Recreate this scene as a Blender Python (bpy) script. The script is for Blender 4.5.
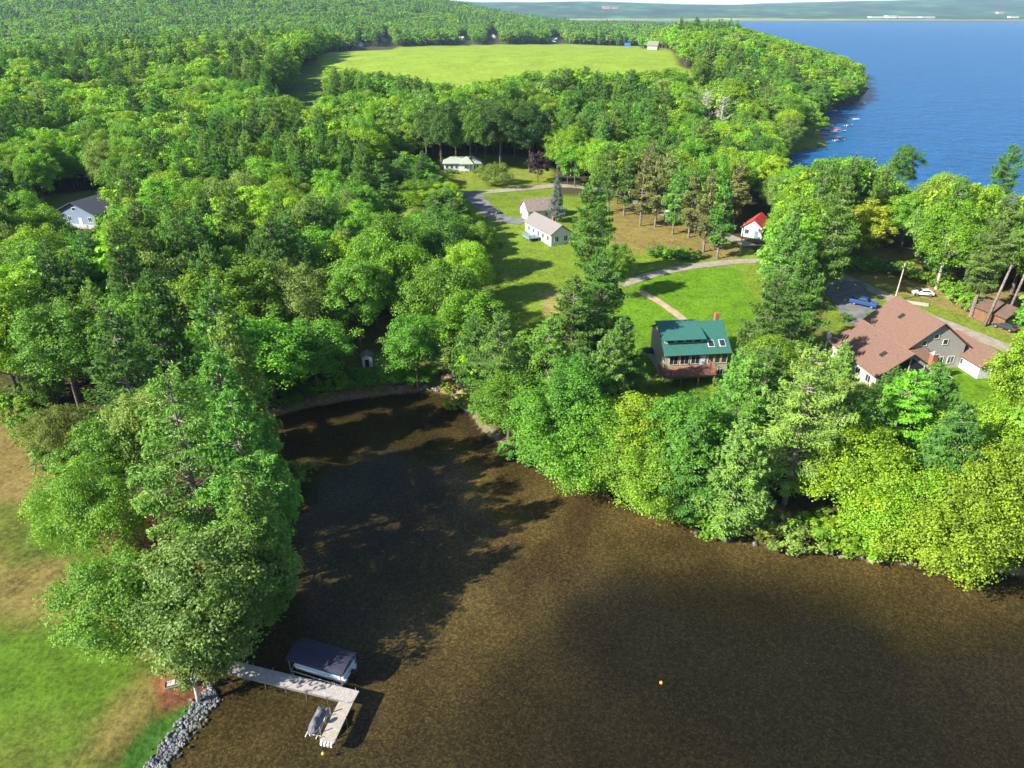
import bpy, math, random
import numpy as np
from mathutils import Vector, Matrix
R_ = math.radians
for o in list(bpy.data.objects): bpy.data.objects.remove(o)
scene = bpy.context.scene
col = scene.collection

# ------------------------------------------------------------------ camera, sky, sun, exposure
CAM_H = 62.0; PITCH = R_(27.4); FPX = 723.0
cam = bpy.data.objects.new('camera', bpy.data.cameras.new('camera')); col.objects.link(cam)
cam.location = (0, 0, CAM_H); cam.rotation_euler = (math.pi/2-PITCH, 0, 0)
cam.data.sensor_width = 36; cam.data.lens = FPX/1024*36
cam.data.clip_start = 0.5; cam.data.clip_end = 60000
scene.camera = cam
SUN_EL = R_(33.5); SUN_DIR = R_(25)          # light travels towards +x, turned 25 deg to +y
world = bpy.data.worlds.new('World'); scene.world = world; world.use_nodes = True
wn = world.node_tree; wn.nodes.clear()
sky = wn.nodes.new('ShaderNodeTexSky'); sky.sky_type = 'NISHITA'; sky.sun_disc = False
sky.sun_elevation = SUN_EL; sky.sun_rotation = math.atan2(-math.cos(SUN_DIR), -math.sin(SUN_DIR))
sky.air_density = 1.0; sky.dust_density = 0.4; sky.ozone_density = 1.5
bg = wn.nodes.new('ShaderNodeBackground'); bg.inputs[1].default_value = 0.08
wo = wn.nodes.new('ShaderNodeOutputWorld')
wn.links.new(sky.outputs[0], bg.inputs[0]); wn.links.new(bg.outputs[0], wo.inputs[0])
sun = bpy.data.objects.new('sun', bpy.data.lights.new('sun', 'SUN')); col.objects.link(sun)
sun.data.energy = 5.0; sun.data.angle = R_(0.5); sun.data.color = (1, .94, .82)
ld = Vector((math.cos(SUN_DIR)*math.cos(SUN_EL), math.sin(SUN_DIR)*math.cos(SUN_EL), -math.sin(SUN_EL)))
sun.rotation_euler = ld.to_track_quat('-Z', 'Y').to_euler()
vs = scene.view_settings; vs.view_transform = 'Standard'; vs.look = 'None'; vs.gamma = 1; vs.use_curve_mapping = False
vs.exposure = 1.43
scene.render.engine = 'CYCLES'
cy = scene.cycles
cy.max_bounces = 6; cy.diffuse_bounces = 2; cy.glossy_bounces = 2; cy.transmission_bounces = 3
cy.transparent_max_bounces = 8; cy.volume_bounces = 0; cy.use_denoising = True
cy.caustics_reflective = False; cy.caustics_refractive = False

# ------------------------------------------------------------------ projection helpers
CP, SP = math.cos(PITCH), math.sin(PITCH)
def G0(px, py, z=0.0):
    x = (px-512)/FPX; v = (384-py)/FPX
    d = (x, CP+v*SP, -SP+v*CP); t = (z-CAM_H)/d[2]
    return d[0]*t, d[1]*t
def proj(x, y, z):
    z = z-CAM_H; dep = y*CP-z*SP; up = y*SP+z*CP
    dep = np.where(dep > 1, dep, 1)
    return 512+FPX*x/dep, 384-FPX*up/dep, dep
def sdf(X, Y, poly):
    """signed distance to a closed polygon, positive inside"""
    X = np.asarray(X, float); Y = np.asarray(Y, float)
    d2 = np.full(X.shape, 1e18); ins = np.zeros(X.shape, bool)
    n = len(poly)
    for i in range(n):
        ax, ay = poly[i]; bx, by = poly[(i+1) % n]
        ex, ey = bx-ax, by-ay
        t = np.clip(((X-ax)*ex+(Y-ay)*ey)/(ex*ex+ey*ey+1e-9), 0, 1)
        d2 = np.minimum(d2, (X-ax-t*ex)**2+(Y-ay-t*ey)**2)
        if ay != by:
            c = ((ay > Y) != (by > Y)) & (X < (bx-ax)*(Y-ay)/(by-ay)+ax)
            ins ^= c
    d = np.sqrt(d2)
    return np.where(ins, d, -d)
def sm(t): t = np.clip(t, 0, 1); return t*t*(3-2*t)
def vnoise(X, Y, s, seed=0):
    """smooth value noise in 0..1"""
    X = np.asarray(X, float)/s; Y = np.asarray(Y, float)/s
    xi = np.floor(X); yi = np.floor(Y); fx = sm(X-xi); fy = sm(Y-yi)
    def h(a, b):
        v = np.sin(a*127.1+b*311.7+seed*74.7)*43758.5453
        return v-np.floor(v)
    return (h(xi, yi)*(1-fx)+h(xi+1, yi)*fx)*(1-fy)+(h(xi, yi+1)*(1-fx)+h(xi+1, yi+1)*fx)*fy

# ------------------------------------------------------------------ the lie of the land
shore = [(60, 900), (100, 840), (130, 795), (158, 760), (183, 727), (211, 700), (226, 676), (245, 650), (258, 610),
         (254, 575), (266, 540), (262, 500), (250, 460), (246, 432), (262, 421), (300, 410), (345, 401), (390, 395),
         (430, 391), (447, 395), (456, 405), (470, 416), (482, 432), (500, 446), (540, 458), (575, 466), (600, 486),
         (640, 503), (700, 518), (750, 532), (800, 538), (850, 545), (900, 556), (960, 566), (1040, 580), (1200, 620)]
LAND = [G0(*p) for p in shore]
LAND += [(190, 50), (330, 60), (520, 120), (500, 210), (330, 235)]
lshore = [(1200, 262), (1100, 246), (1000, 228), (930, 212), (870, 197), (820, 184), (798, 176), (780, 168), (784, 158),
          (800, 151), (815, 149), (828, 147), (826, 141), (820, 134), (822, 122), (826, 113), (845, 106), (857, 101), (863, 95), (866, 88),
          (860, 78), (840, 68), (790, 50), (740, 34), (700, 25.5), (640, 21), (560, 19)]
LAND += [G0(*p) for p in lshore]
LAND += [(-9000, 6500), (-9000, -900), (-60, -300)]
FAR_Y = 4650.0
def shore_d(X, Y):
    return np.maximum(sdf(X, Y, LAND), np.asarray(Y, float)-FAR_Y-60*np.sin(np.asarray(X, float)/500))
def H(X, Y, d=None):
    X = np.asarray(X, float); Y = np.asarray(Y, float)
    if d is None: d = shore_d(X, Y)
    dl = np.maximum(d, 0)
    z = 1.25*sm(dl/4.5)+0.022*np.minimum(dl, 110)
    z = z+sm(dl/90)*27*np.exp(-((X/430)**2+((Y-690)/310)**2))
    z = z+sm(dl/60)*5*np.exp(-(((X-250)/120)**2+((Y-700)/160)**2))
    z = z+112*sm((Y-900)/1700)*sm((260-X)/950)*(0.9+.25*vnoise(X, Y, 700, 3))*(Y < 4500)
    z = z+(0.6*(vnoise(X, Y, 30, 5)-.5)+.25*(vnoise(X, Y, 9, 6)-.5))*sm(dl/10)
    far = sm((Y-5900)/2600)
    z = z+far*(72+45*vnoise(X, Y*0+3, 2600, 8)+30*vnoise(X, Y, 900, 9)+40*sm((X-2600)/2600))
    z = z+sm((Y-5300)/600)*14*vnoise(X, Y, 400, 12)
    w = np.minimum(0.12+0.05*(-d), 1.25)+.12*(vnoise(X, Y, 2.5, 2)-.5)
    return np.where(d > 0, z, -np.maximum(w, .03))
def hz(x, y): return float(H(np.array([x]), np.array([y]))[0])
def GT(px, py, up=0.0):
    """where the view line of a pixel meets the terrain (raised by up)"""
    x = (px-512)/FPX; v = (384-py)/FPX
    d = np.array((x, CP+v*SP, -SP+v*CP))
    t = np.concatenate([np.linspace(20, 600, 1200), np.linspace(601, 4000, 3000)])
    X, Y, Z = d[0]*t, d[1]*t, CAM_H+d[2]*t
    below = Z < np.maximum(H(X, Y), 0)+up
    i = int(np.argmax(below)) if below.any() else len(t)-1
    return float(X[i]), float(Y[i])

# ------------------------------------------------------------------ materials
def mat(name, rgb, rough=.8, var=.0, scale=1.0, rgb2=None, metal=0, bump=0, coat=0, coord='Object', detail=4, spec=.3):
    m = bpy.data.materials.new(name); m.use_nodes = True
    nt = m.node_tree; b = nt.nodes['Principled BSDF']
    b.inputs['Roughness'].default_value = rough; b.inputs['Metallic'].default_value = metal
    b.inputs['Specular IOR Level'].default_value = spec
    if coat: b.inputs['Coat Weight'].default_value = coat
    if var or rgb2:
        tc = nt.nodes.new('ShaderNodeTexCoord'); nz = nt.nodes.new('ShaderNodeTexNoise')
        nz.inputs['Scale'].default_value = scale; nz.inputs['Detail'].default_value = detail
        nt.links.new(tc.outputs[coord], nz.inputs['Vector'])
        r = nt.nodes.new('ShaderNodeValToRGB')
        a, c = (rgb2, rgb) if rgb2 else (tuple(v*(1-var) for v in rgb), tuple(min(1, v*(1+var)) for v in rgb))
        r.color_ramp.elements[0].position = .36; r.color_ramp.elements[1].position = .64
        r.color_ramp.elements[0].color = (*a, 1); r.color_ramp.elements[1].color = (*c, 1)
        nt.links.new(nz.outputs['Fac'], r.inputs[0]); nt.links.new(r.outputs[0], b.inputs['Base Color'])
        if bump:
            bp = nt.nodes.new('ShaderNodeBump'); bp.inputs['Strength'].default_value = bump; bp.inputs['Distance'].default_value = .05
            nt.links.new(nz.outputs['Fac'], bp.inputs['Height']); nt.links.new(bp.outputs[0], b.inputs['Normal'])
    else: b.inputs['Base Color'].default_value = (*rgb, 1)
    return m
def math_node(nt, op, a, b=None):
    n = nt.nodes.new('ShaderNodeMath'); n.operation = op
    for i, v in enumerate((a, b)):
        if v is None: continue
        if isinstance(v, (int, float)): n.inputs[i].default_value = v
        else: nt.links.new(v, n.inputs[i])
    return n.outputs[0]
def banded(name, c1, c2, axis, freq, rough=.6, metal=0, width=.12):
    """boards, roof ribs or shingle courses: thin darker lines across one object axis, with noise"""
    m = mat(name, c1, rough, metal=metal, var=.14, scale=3.0); nt = m.node_tree
    b = nt.nodes['Principled BSDF']; src = b.inputs['Base Color'].links[0].from_socket
    tc = nt.nodes.new('ShaderNodeTexCoord'); sp = nt.nodes.new('ShaderNodeSeparateXYZ')
    nt.links.new(tc.outputs['Object'], sp.inputs[0])
    f = math_node(nt, 'FRACT', math_node(nt, 'MULTIPLY', sp.outputs['XYZ'.index(axis)], freq))
    fac = math_node(nt, 'LESS_THAN', f, width)
    mx = nt.nodes.new('ShaderNodeMix'); mx.data_type = 'RGBA'
    nt.links.new(fac, mx.inputs['Factor']); nt.links.new(src, mx.inputs['A']); mx.inputs['B'].default_value = (*c2, 1)
    nt.links.new(mx.outputs['Result'], b.inputs['Base Color'])
    return m

def leaf_mat(name, trans=.42, hue=.035, gloss=.03, rough=.6, baked=False):
    m = bpy.data.materials.new(name); m.use_nodes = True; nt = m.node_tree; nt.nodes.clear()
    oi = nt.nodes.new('ShaderNodeObjectInfo'); tc_ = nt.nodes.new('ShaderNodeAttribute'); tc_.attribute_name = 'tint'; at = nt.nodes.new('ShaderNodeAttribute'); at.attribute_name = 'tone'
    hs = nt.nodes.new('ShaderNodeHueSaturation'); nt.links.new(tc_.outputs['Color'] if baked else oi.outputs['Color'], hs.inputs['Color'])
    h = math_node(nt, 'ADD', math_node(nt, 'MULTIPLY', math_node(nt, 'SUBTRACT', oi.outputs['Random'], .62), hue), .5)
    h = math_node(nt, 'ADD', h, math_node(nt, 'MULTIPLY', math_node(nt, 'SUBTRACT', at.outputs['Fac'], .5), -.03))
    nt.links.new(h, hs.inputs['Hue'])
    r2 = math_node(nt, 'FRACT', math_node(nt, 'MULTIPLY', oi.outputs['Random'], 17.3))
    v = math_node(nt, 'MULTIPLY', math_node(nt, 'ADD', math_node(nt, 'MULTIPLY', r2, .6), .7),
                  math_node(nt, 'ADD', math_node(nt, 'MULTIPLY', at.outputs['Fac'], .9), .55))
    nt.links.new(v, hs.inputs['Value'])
    di = nt.nodes.new('ShaderNodeBsdfDiffuse'); tr = nt.nodes.new('ShaderNodeBsdfTranslucent')
    gl = nt.nodes.new('ShaderNodeBsdfGlossy'); gl.inputs['Roughness'].default_value = rough
    gl.inputs['Color'].default_value = (.9, .95, .9, 1)
    m1 = nt.nodes.new('ShaderNodeMixShader'); m1.inputs[0].default_value = trans
    m2 = nt.nodes.new('ShaderNodeMixShader'); m2.inputs[0].default_value = gloss
    yl = nt.nodes.new('ShaderNodeMix'); yl.data_type = 'RGBA'; yl.blend_type = 'MULTIPLY'; yl.inputs['Factor'].default_value = 1
    yl.inputs['B'].default_value = (1.25, 1.15, .5, 1)
    nt.links.new(hs.outputs[0], yl.inputs['A'])
    nt.links.new(hs.outputs[0], di.inputs[0]); nt.links.new(yl.outputs['Result'], tr.inputs[0])
    nt.links.new(di.outputs[0], m1.inputs[1]); nt.links.new(tr.outputs[0], m1.inputs[2])
    nt.links.new(m1.outputs[0], m2.inputs[1]); nt.links.new(gl.outputs[0], m2.inputs[2])
    out = nt.nodes.new('ShaderNodeOutputMaterial'); nt.links.new(m2.outputs[0], out.inputs[0])
    return m
M_LEAF = leaf_mat('broad_leaves'); M_NEEDLE = leaf_mat('pine_needles', .26, .03, .03)
M_LEAF_F = leaf_mat('distant_leaves', baked=True); M_NEEDLE_F = leaf_mat('distant_needles', .26, .03, .03, baked=True)
M_BARK = mat('bark', (.16, .13, .10), .95, rgb2=(.07, .055, .045), scale=3)
M_BARKP = mat('pine_bark', (.24, .20, .17), .95, rgb2=(.11, .09, .08), scale=3)
M_BIRCH = mat('pale_bark', (.50, .46, .40), .9, rgb2=(.3, .27, .23), scale=2)

# ------------------------------------------------------------------ mesh building
def mesh_np(name, V, F, mats=None, attrs=None, smooth=False):
    V = np.asarray(V, np.float32); F = np.asarray(F, np.int32)
    me = bpy.data.meshes.new(name); k = F.shape[1]
    me.vertices.add(len(V)); me.vertices.foreach_set('co', V.ravel())
    me.loops.add(F.size); me.loops.foreach_set('vertex_index', F.ravel())
    me.polygons.add(len(F)); me.polygons.foreach_set('loop_start', np.arange(0, F.size, k, dtype=np.int32))
    me.polygons.foreach_set('loop_total', np.full(len(F), k, np.int32))
    me.polygons.foreach_set('use_smooth', np.full(len(F), smooth, bool))
    for n, (kind, dom, data) in (attrs or {}).items():
        a = me.attributes.new(n, kind, dom)
        a.data.foreach_set({'FLOAT': 'value', 'INT': 'value', 'FLOAT_COLOR': 'color', 'FLOAT_VECTOR': 'vector'}[kind], np.asarray(data).ravel())
    for m in (mats or []): me.materials.append(m)
    me.update(); me.validate()
    return me
class MB:
    def __init__(s): s.v = []; s.f = []; s.M = Matrix.Identity(4)
    def _add(s, vs, fs):
        n = len(s.v); s.v += [tuple(s.M @ Vector(v)) for v in vs]; s.f += [tuple(i+n for i in f) for f in fs]; return s
    def box(s, x0, y0, z0, x1, y1, z1):
        v = [(x, y, z) for z in (z0, z1) for y in (y0, y1) for x in (x0, x1)]
        return s._add(v, [(0, 2, 3, 1), (4, 5, 7, 6), (0, 1, 5, 4), (2, 6, 7, 3), (0, 4, 6, 2), (1, 3, 7, 5)])
    def prism(s, pts, a, b, axis='Y'):
        """outline of 2-D points swept from a to b along an axis"""
        n = len(pts)
        def P(p, t): return {'Y': (p[0], t, p[1]), 'X': (t, p[0], p[1]), 'Z': (p[0], p[1], t)}[axis]
        v = [P(p, a) for p in pts]+[P(p, b) for p in pts]
        f = [tuple(range(n)), tuple(range(2*n-1, n-1, -1))]+[(i, i+n, (i+1) % n+n, (i+1) % n) for i in range(n)]
        return s._add(v, f)
    def quad(s, p, th=.12):
        """slab: four 3-D points, thickness measured down the face normal"""
        p = [Vector(q) for q in p]; n = (p[1]-p[0]).cross(p[3]-p[0]).normalized()*th
        return s._add([*p, *[q-n for q in p]], [(0, 1, 2, 3), (7, 6, 5, 4), (0, 4, 5, 1), (1, 5, 6, 2), (2, 6, 7, 3), (3, 7, 4, 0)])
    def tube(s, pts, rad, n=6, caps=True):
        pts = [Vector(p) for p in pts]
        if not hasattr(rad, '__len__'): rad = [rad]*len(pts)
        vs, fs = [], []
        for i, p in enumerate(pts):
            d = (pts[min(i+1, len(pts)-1)]-pts[max(i-1, 0)]).normalized()
            a = d.cross(Vector((0, 0, 1)) if abs(d.z) < .9 else Vector((1, 0, 0))).normalized(); b = d.cross(a)
            for k in range(n):
                t = 2*math.pi*k/n; vs.append(tuple(p+(a*math.cos(t)+b*math.sin(t))*rad[i]))
            if i: fs += [((i-1)*n+k, (i-1)*n+(k+1) % n, i*n+(k+1) % n, i*n+k) for k in range(n)]
        if caps: fs += [tuple(range(n-1, -1, -1)), tuple(range((len(pts)-1)*n, len(pts)*n))]
        return s._add(vs, fs)
    def ball(s, c, r, nu=10, nv=7, squash=1, seed=None, rough=0):
        rg = random.Random(seed); vs, fs = [], []
        for j in range(nv+1):
            ph = math.pi*j/nv
            for i in range(nu):
                th = 2*math.pi*i/nu; q = r*(1+rough*(rg.random()-.5))
                vs.append((c[0]+q*math.sin(ph)*math.cos(th), c[1]+q*math.sin(ph)*math.sin(th), c[2]+q*squash*math.cos(ph)))
        for j in range(nv):
            for i in range(nu): fs.append((j*nu+i, (j+1)*nu+i, (j+1)*nu+(i+1) % nu, j*nu+(i+1) % nu))
        return s._add(vs, fs)
    def mesh(s, name, m, bevel=0, smooth=False):
        me = bpy.data.meshes.new(name); me.from_pydata(s.v, [], s.f); me.materials.append(m)
        if smooth: me.polygons.foreach_set('use_smooth', [True]*len(me.polygons))
        me.update(); return me
    def build(s, name, m, parent=None, smooth=False, bevel=0):
        o = bpy.data.objects.new(name, s.mesh(name, m, smooth=smooth)); col.objects.link(o)
        if parent: o.parent = parent
        if bevel:
            b = o.modifiers.new('bevel', 'BEVEL'); b.width = bevel; b.segments = 2; b.limit_method = 'ANGLE'
        return o
def tag(o, label, cat, group=None):
    o['label'] = label; o['category'] = cat
    if group: o['group'] = group
    return o
def thing(name, label, cat, loc, rz=0, group=None):
    o = bpy.data.objects.new(name, None); col.objects.link(o); o.empty_display_size = .5
    o.location = loc; o.rotation_euler = (0, 0, rz)
    return tag(o, label, cat, group)
def on_ground(x, y, dz=0): return (x, y, max(hz(x, y), 0)+dz)

# ------------------------------------------------------------------ ground sheet
def axis_steps(a, b, step, lo, hi, g=1.09):
    c = list(np.arange(a, b, step)); s = step; v = c[-1]
    while v < hi: s *= g; v += s; c.append(v)
    s = step; v = c[0]; left = []
    while v > lo: s *= g; v -= s; left.append(v)
    return np.array(left[::-1]+c)
gx = axis_steps(-75, 130, .6, -9500, 9500, 1.045); gy = axis_steps(24, 165, .6, -600, 14000, 1.03)
GX, GY = np.meshgrid(gx, gy)
GD = shore_d(GX, GY); GZ = H(GX, GY, GD)
def wpoly(px, up=0): return [GT(a, b, up) for a, b in px]
lawn = (.085, .175, .008); lawn_deep = (.066, .125, .010); dry = (.170, .125, .042); olive = (.095, .110, .020); soil = (.22, .092, .044)
floor_c = (.055, .05, .022)
GC = np.empty(GX.shape+(3,)); GC[:] = floor_c
def paint(poly, c, soft=1.5, amt=1.0, nz=1.6):
    global GC
    s = sdf(GX, GY, poly)+nz*(vnoise(GX, GY, 4, 21)+.6*vnoise(GX, GY, 1.7, 22)-.8)
    w = (sm(s/soft+.5)*amt)[..., None]; GC = GC*(1-w)+np.array(c)*w
left_lawn = wpoly([(-260, 380), (0, 395), (30, 420), (70, 470), (110, 560), (160, 640), (215, 690), (180, 738), (140, 790), (60, 860), (-300, 860)])
paint(left_lawn, lawn_deep)
paint(wpoly([(-60, 420), (25, 420), (60, 470), (25, 510), (-60, 505)]), dry, 4, .95)
paint(wpoly([(-60, 500), (30, 505), (30, 560), (-60, 575)]), olive, 5, .9)
paint(wpoly([(-60, 565), (60, 560), (120, 600), (60, 625), (-60, 620)]), dry, 5, .85)
paint(wpoly([(60, 768), (140, 672), (176, 668), (172, 712), (120, 770)]), dry, 5, .85)
paint(wpoly([(-80, 735), (60, 730), (80, 800), (-80, 800)]), olive, 8, .7)
paint(wpoly([(150, 672), (186, 665), (208, 684), (203, 700), (178, 718), (160, 712), (155, 694)]), soil, .8, 1, .8)
paint(wpoly([(118, 770), (150, 728), (180, 712), (206, 700), (190, 722), (160, 758), (130, 800)]), (.06, .15, .02), .8, 1, .8)
paint(wpoly([(110, 500), (280, 480), (280, 620), (190, 670), (130, 640)]), (.20, .10, .05), 6, .8, 5)
# beach and shallows edge
bd = np.where((GY < 150) & (GX < -10) & (GX > -60) & (GY > 100), sm(1-np.abs(GD-1.2)/2.6), 0)[..., None]
GC = GC*(1-bd)+np.array((.24, .15, .10))*bd
bd = np.where((GY < 112) & (GX > -8), sm(1-np.abs(GD-.6)/1.8), 0)[..., None]
GC = GC*(1-bd)+np.array((.19, .15, .10))*bd
# centre clearing
mid_lawn = wpoly([(430, 150), (548, 158), (560, 195), (640, 200), (740, 245), (770, 262), (775, 300), (775, 340), (755, 405), (630, 405), (600, 330),
                  (600, 290), (580, 330), (500, 345), (485, 290), (470, 240), (455, 200)])
paint(mid_lawn, (.120, .178, .016), 3)
paint(wpoly([(440, 160), (550, 163), (550, 184), (450, 186)]), (.150, .180, .025), 2)
paint(wpoly([(612, 196), (660, 215), (740, 250), (735, 262), (612, 250)]), dry, 3, .9)
paint(wpoly([(540, 292), (580, 292), (575, 318), (545, 315)]), (.24, .20, .07), 2, .8)
paint(wpoly([(640, 270), (735, 268), (760, 305), (770, 350), (750, 390), (625, 398), (615, 310)]), lawn, 2)
paint(wpoly([(340, 320), (430, 320), (440, 385), (340, 390)]), (.16, .15, .04), 3, .9, 4)
paint(wpoly([(443, 375), (500, 380), (510, 430), (470, 412), (450, 395)]), (.27, .20, .13), 2, .9)
# right yards
paint(wpoly([(800, 270), (850, 262), (870, 330), (850, 400), (815, 390)]), (.11, .13, .03), 4)
paint(wpoly([(816, 255), (880, 268), (1040, 330), (1100, 380), (1100, 420), (980, 410), (860, 400), (830, 330)]), (.13, .18, .02), 2)
paint(wpoly([(826, 250), (900, 246), (960, 262), (1040, 300), (1040, 348), (930, 304), (850, 276)]), (.20, .155, .055), 2, .85)
paint(wpoly([(930, 360), (1040, 350), (1060, 430), (940, 400)]), lawn, 2)
paint(wpoly([(660, 505), (740, 470), (780, 520), (700, 522)]), (.30, .15, .09), 3, .9, 5)
# hay field, mown ride and the pale patch at the far left
field_poly = wpoly([(316, 62), (330, 52), (400, 46.5), (560, 44), (640, 46), (676, 56), (678, 66)])+[(150, 470), (60, 430), (-60, 450), (-150, 500)]
paint(wpoly([(785, 118), (842, 112), (842, 152), (785, 155)]), (.10, .15, .02), 4)
paint(field_poly, (.185, .265, .028), 8, 1, 0)
paint(wpoly([(285, 62), (320, 62), (322, 112), (288, 118)]), (.08, .13, .02), 4)
paint(wpoly([(0, 188), (38, 190), (40, 204), (0, 206)]), (.30, .25, .06), 2)
paint(wpoly([(40, 195), (115, 190), (118, 228), (40, 230)]), (.16, .19, .04), 2)
# lake and cove beds
wet = (GD < .0)
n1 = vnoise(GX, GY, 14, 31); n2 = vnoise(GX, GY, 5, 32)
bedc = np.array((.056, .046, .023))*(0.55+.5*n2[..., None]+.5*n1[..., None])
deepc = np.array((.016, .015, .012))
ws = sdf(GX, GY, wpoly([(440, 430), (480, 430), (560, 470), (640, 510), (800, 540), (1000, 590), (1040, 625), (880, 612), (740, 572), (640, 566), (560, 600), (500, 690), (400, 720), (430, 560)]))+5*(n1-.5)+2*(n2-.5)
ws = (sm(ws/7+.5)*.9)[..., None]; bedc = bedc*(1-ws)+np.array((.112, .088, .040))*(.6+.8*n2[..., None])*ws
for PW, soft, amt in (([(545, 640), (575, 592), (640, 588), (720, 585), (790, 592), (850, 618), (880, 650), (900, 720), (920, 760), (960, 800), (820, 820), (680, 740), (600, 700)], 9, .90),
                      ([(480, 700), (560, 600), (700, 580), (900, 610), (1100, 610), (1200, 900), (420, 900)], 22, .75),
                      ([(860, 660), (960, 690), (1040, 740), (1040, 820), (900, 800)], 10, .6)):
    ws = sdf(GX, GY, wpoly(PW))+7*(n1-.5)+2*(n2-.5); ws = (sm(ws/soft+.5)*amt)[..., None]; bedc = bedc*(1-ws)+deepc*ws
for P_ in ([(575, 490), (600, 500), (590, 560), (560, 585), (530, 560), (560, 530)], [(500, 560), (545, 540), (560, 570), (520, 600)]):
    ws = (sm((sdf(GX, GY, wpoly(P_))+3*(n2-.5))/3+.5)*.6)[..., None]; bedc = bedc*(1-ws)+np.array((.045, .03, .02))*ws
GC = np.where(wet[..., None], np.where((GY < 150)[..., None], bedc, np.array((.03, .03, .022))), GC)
marsh = (GY > FAR_Y) & (GD > 0) & (GY < 5350+250*np.sin(GX/700))
GC = np.where(marsh[..., None], np.array((.17, .19, .06)), GC)
fhill = (GY > 1400) & ~marsh & (GD > 0) & (GX*0 == 0)
fw = vnoise(GX, GY, 260, 41)[..., None]
GC = np.where((fhill & (GY > FAR_Y))[..., None], np.array((.020, .055, .018))*(.35+1.3*fw*vnoise(GX, GY, 90, 42)[..., None]*1.6), GC)
ny, nx = GX.shape
idx = np.arange(nx*ny).reshape(ny, nx)
GF = np.stack([idx[:-1, :-1], idx[:-1, 1:], idx[1:, 1:], idx[1:, :-1]], -1).reshape(-1, 4)
gcol = np.concatenate([GC, np.ones(GX.shape+(1,))], -1).reshape(-1, 4)
def ground_mat():
    m = bpy.data.materials.new('ground'); m.use_nodes = True; nt = m.node_tree; b = nt.nodes['Principled BSDF']
    b.inputs['Roughness'].default_value = .95; b.inputs['Specular IOR Level'].default_value = .1
    at = nt.nodes.new('ShaderNodeAttribute'); at.attribute_name = 'soil_colour'
    ge = nt.nodes.new('ShaderNodeNewGeometry'); sp = nt.nodes.new('ShaderNodeSeparateXYZ'); nt.links.new(ge.outputs['Position'], sp.inputs[0])
    def noise(s, d=3, r=.6):
        n = nt.nodes.new('ShaderNodeTexNoise'); n.inputs['Scale'].default_value = s; n.inputs['Detail'].default_value = d
        n.inputs['Roughness'].default_value = r; nt.links.new(ge.outputs['Position'], n.inputs['Vector']); return n.outputs['Fac']
    fine = noise(1.7, 4, .75); med = noise(.35, 3); big = noise(.06, 3)
    g1 = math_node(nt, 'ADD', math_node(nt, 'MULTIPLY', fine, 2.7), math_node(nt, 'ADD', math_node(nt, 'MULTIPLY', med, 1.1), math_node(nt, 'MULTIPLY', big, .8)))
    land = math_node(nt, 'ADD', math_node(nt, 'MULTIPLY', math_node(nt, 'SUBTRACT', g1, 2.3), .95), 1.0)
    vo = nt.nodes.new('ShaderNodeTexVoronoi'); vo.inputs['Scale'].default_value = 5.5; nt.links.new(ge.outputs['Position'], vo.inputs['Vector'])
    sc_ = nt.nodes.new('ShaderNodeSeparateColor'); nt.links.new(vo.outputs['Color'], sc_.inputs[0])
    bed = math_node(nt, 'ADD', math_node(nt, 'MULTIPLY', math_node(nt, 'POWER', sc_.outputs[0], 3.0), 1.1),
                    math_node(nt, 'ADD', math_node(nt, 'MULTIPLY', math_node(nt, 'POWER', noise(2.2, 6, .85), 3.0), 4.0), math_node(nt, 'MULTIPLY', noise(.22, 3), .45)))
    under = math_node(nt, 'LESS_THAN', sp.outputs['Z'], 0.0)
    mx = nt.nodes.new('ShaderNodeMix'); nt.links.new(under, mx.inputs['Factor']); nt.links.new(land, mx.inputs['A']); nt.links.new(bed, mx.inputs['B'])
    farw = math_node(nt, 'GREATER_THAN', sp.outputs['Y'], 5000.0)
    patch = math_node(nt, 'ADD', math_node(nt, 'MULTIPLY', math_node(nt, 'POWER', noise(.006, 5, .7), 2.5), 5.0), math_node(nt, 'MULTIPLY', math_node(nt, 'POWER', noise(.0015, 3), 2.0), 1.6))
    mf = nt.nodes.new('ShaderNodeMix'); nt.links.new(farw, mf.inputs['Factor']); nt.links.new(mx.outputs['Result'], mf.inputs['A']); nt.links.new(patch, mf.inputs['B']); mx = mf
    vm = nt.nodes.new('ShaderNodeVectorMath'); vm.operation = 'SCALE'
    nt.links.new(at.outputs['Color'], vm.inputs[0]); nt.links.new(mx.outputs['Result'], vm.inputs['Scale'])
    nt.links.new(vm.outputs[0], b.inputs['Base Color'])
    bp = nt.nodes.new('ShaderNodeBump'); bp.inputs['Strength'].default_value = .5; bp.inputs['Distance'].default_value = .15
    nt.links.new(fine, bp.inputs['Height']); nt.links.new(bp.outputs[0], b.inputs['Normal'])
    return m
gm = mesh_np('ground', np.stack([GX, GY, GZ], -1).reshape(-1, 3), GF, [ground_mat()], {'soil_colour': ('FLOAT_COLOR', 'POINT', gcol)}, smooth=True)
ground = bpy.data.objects.new('ground', gm); col.objects.link(ground); ground['kind'] = 'structure'

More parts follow.
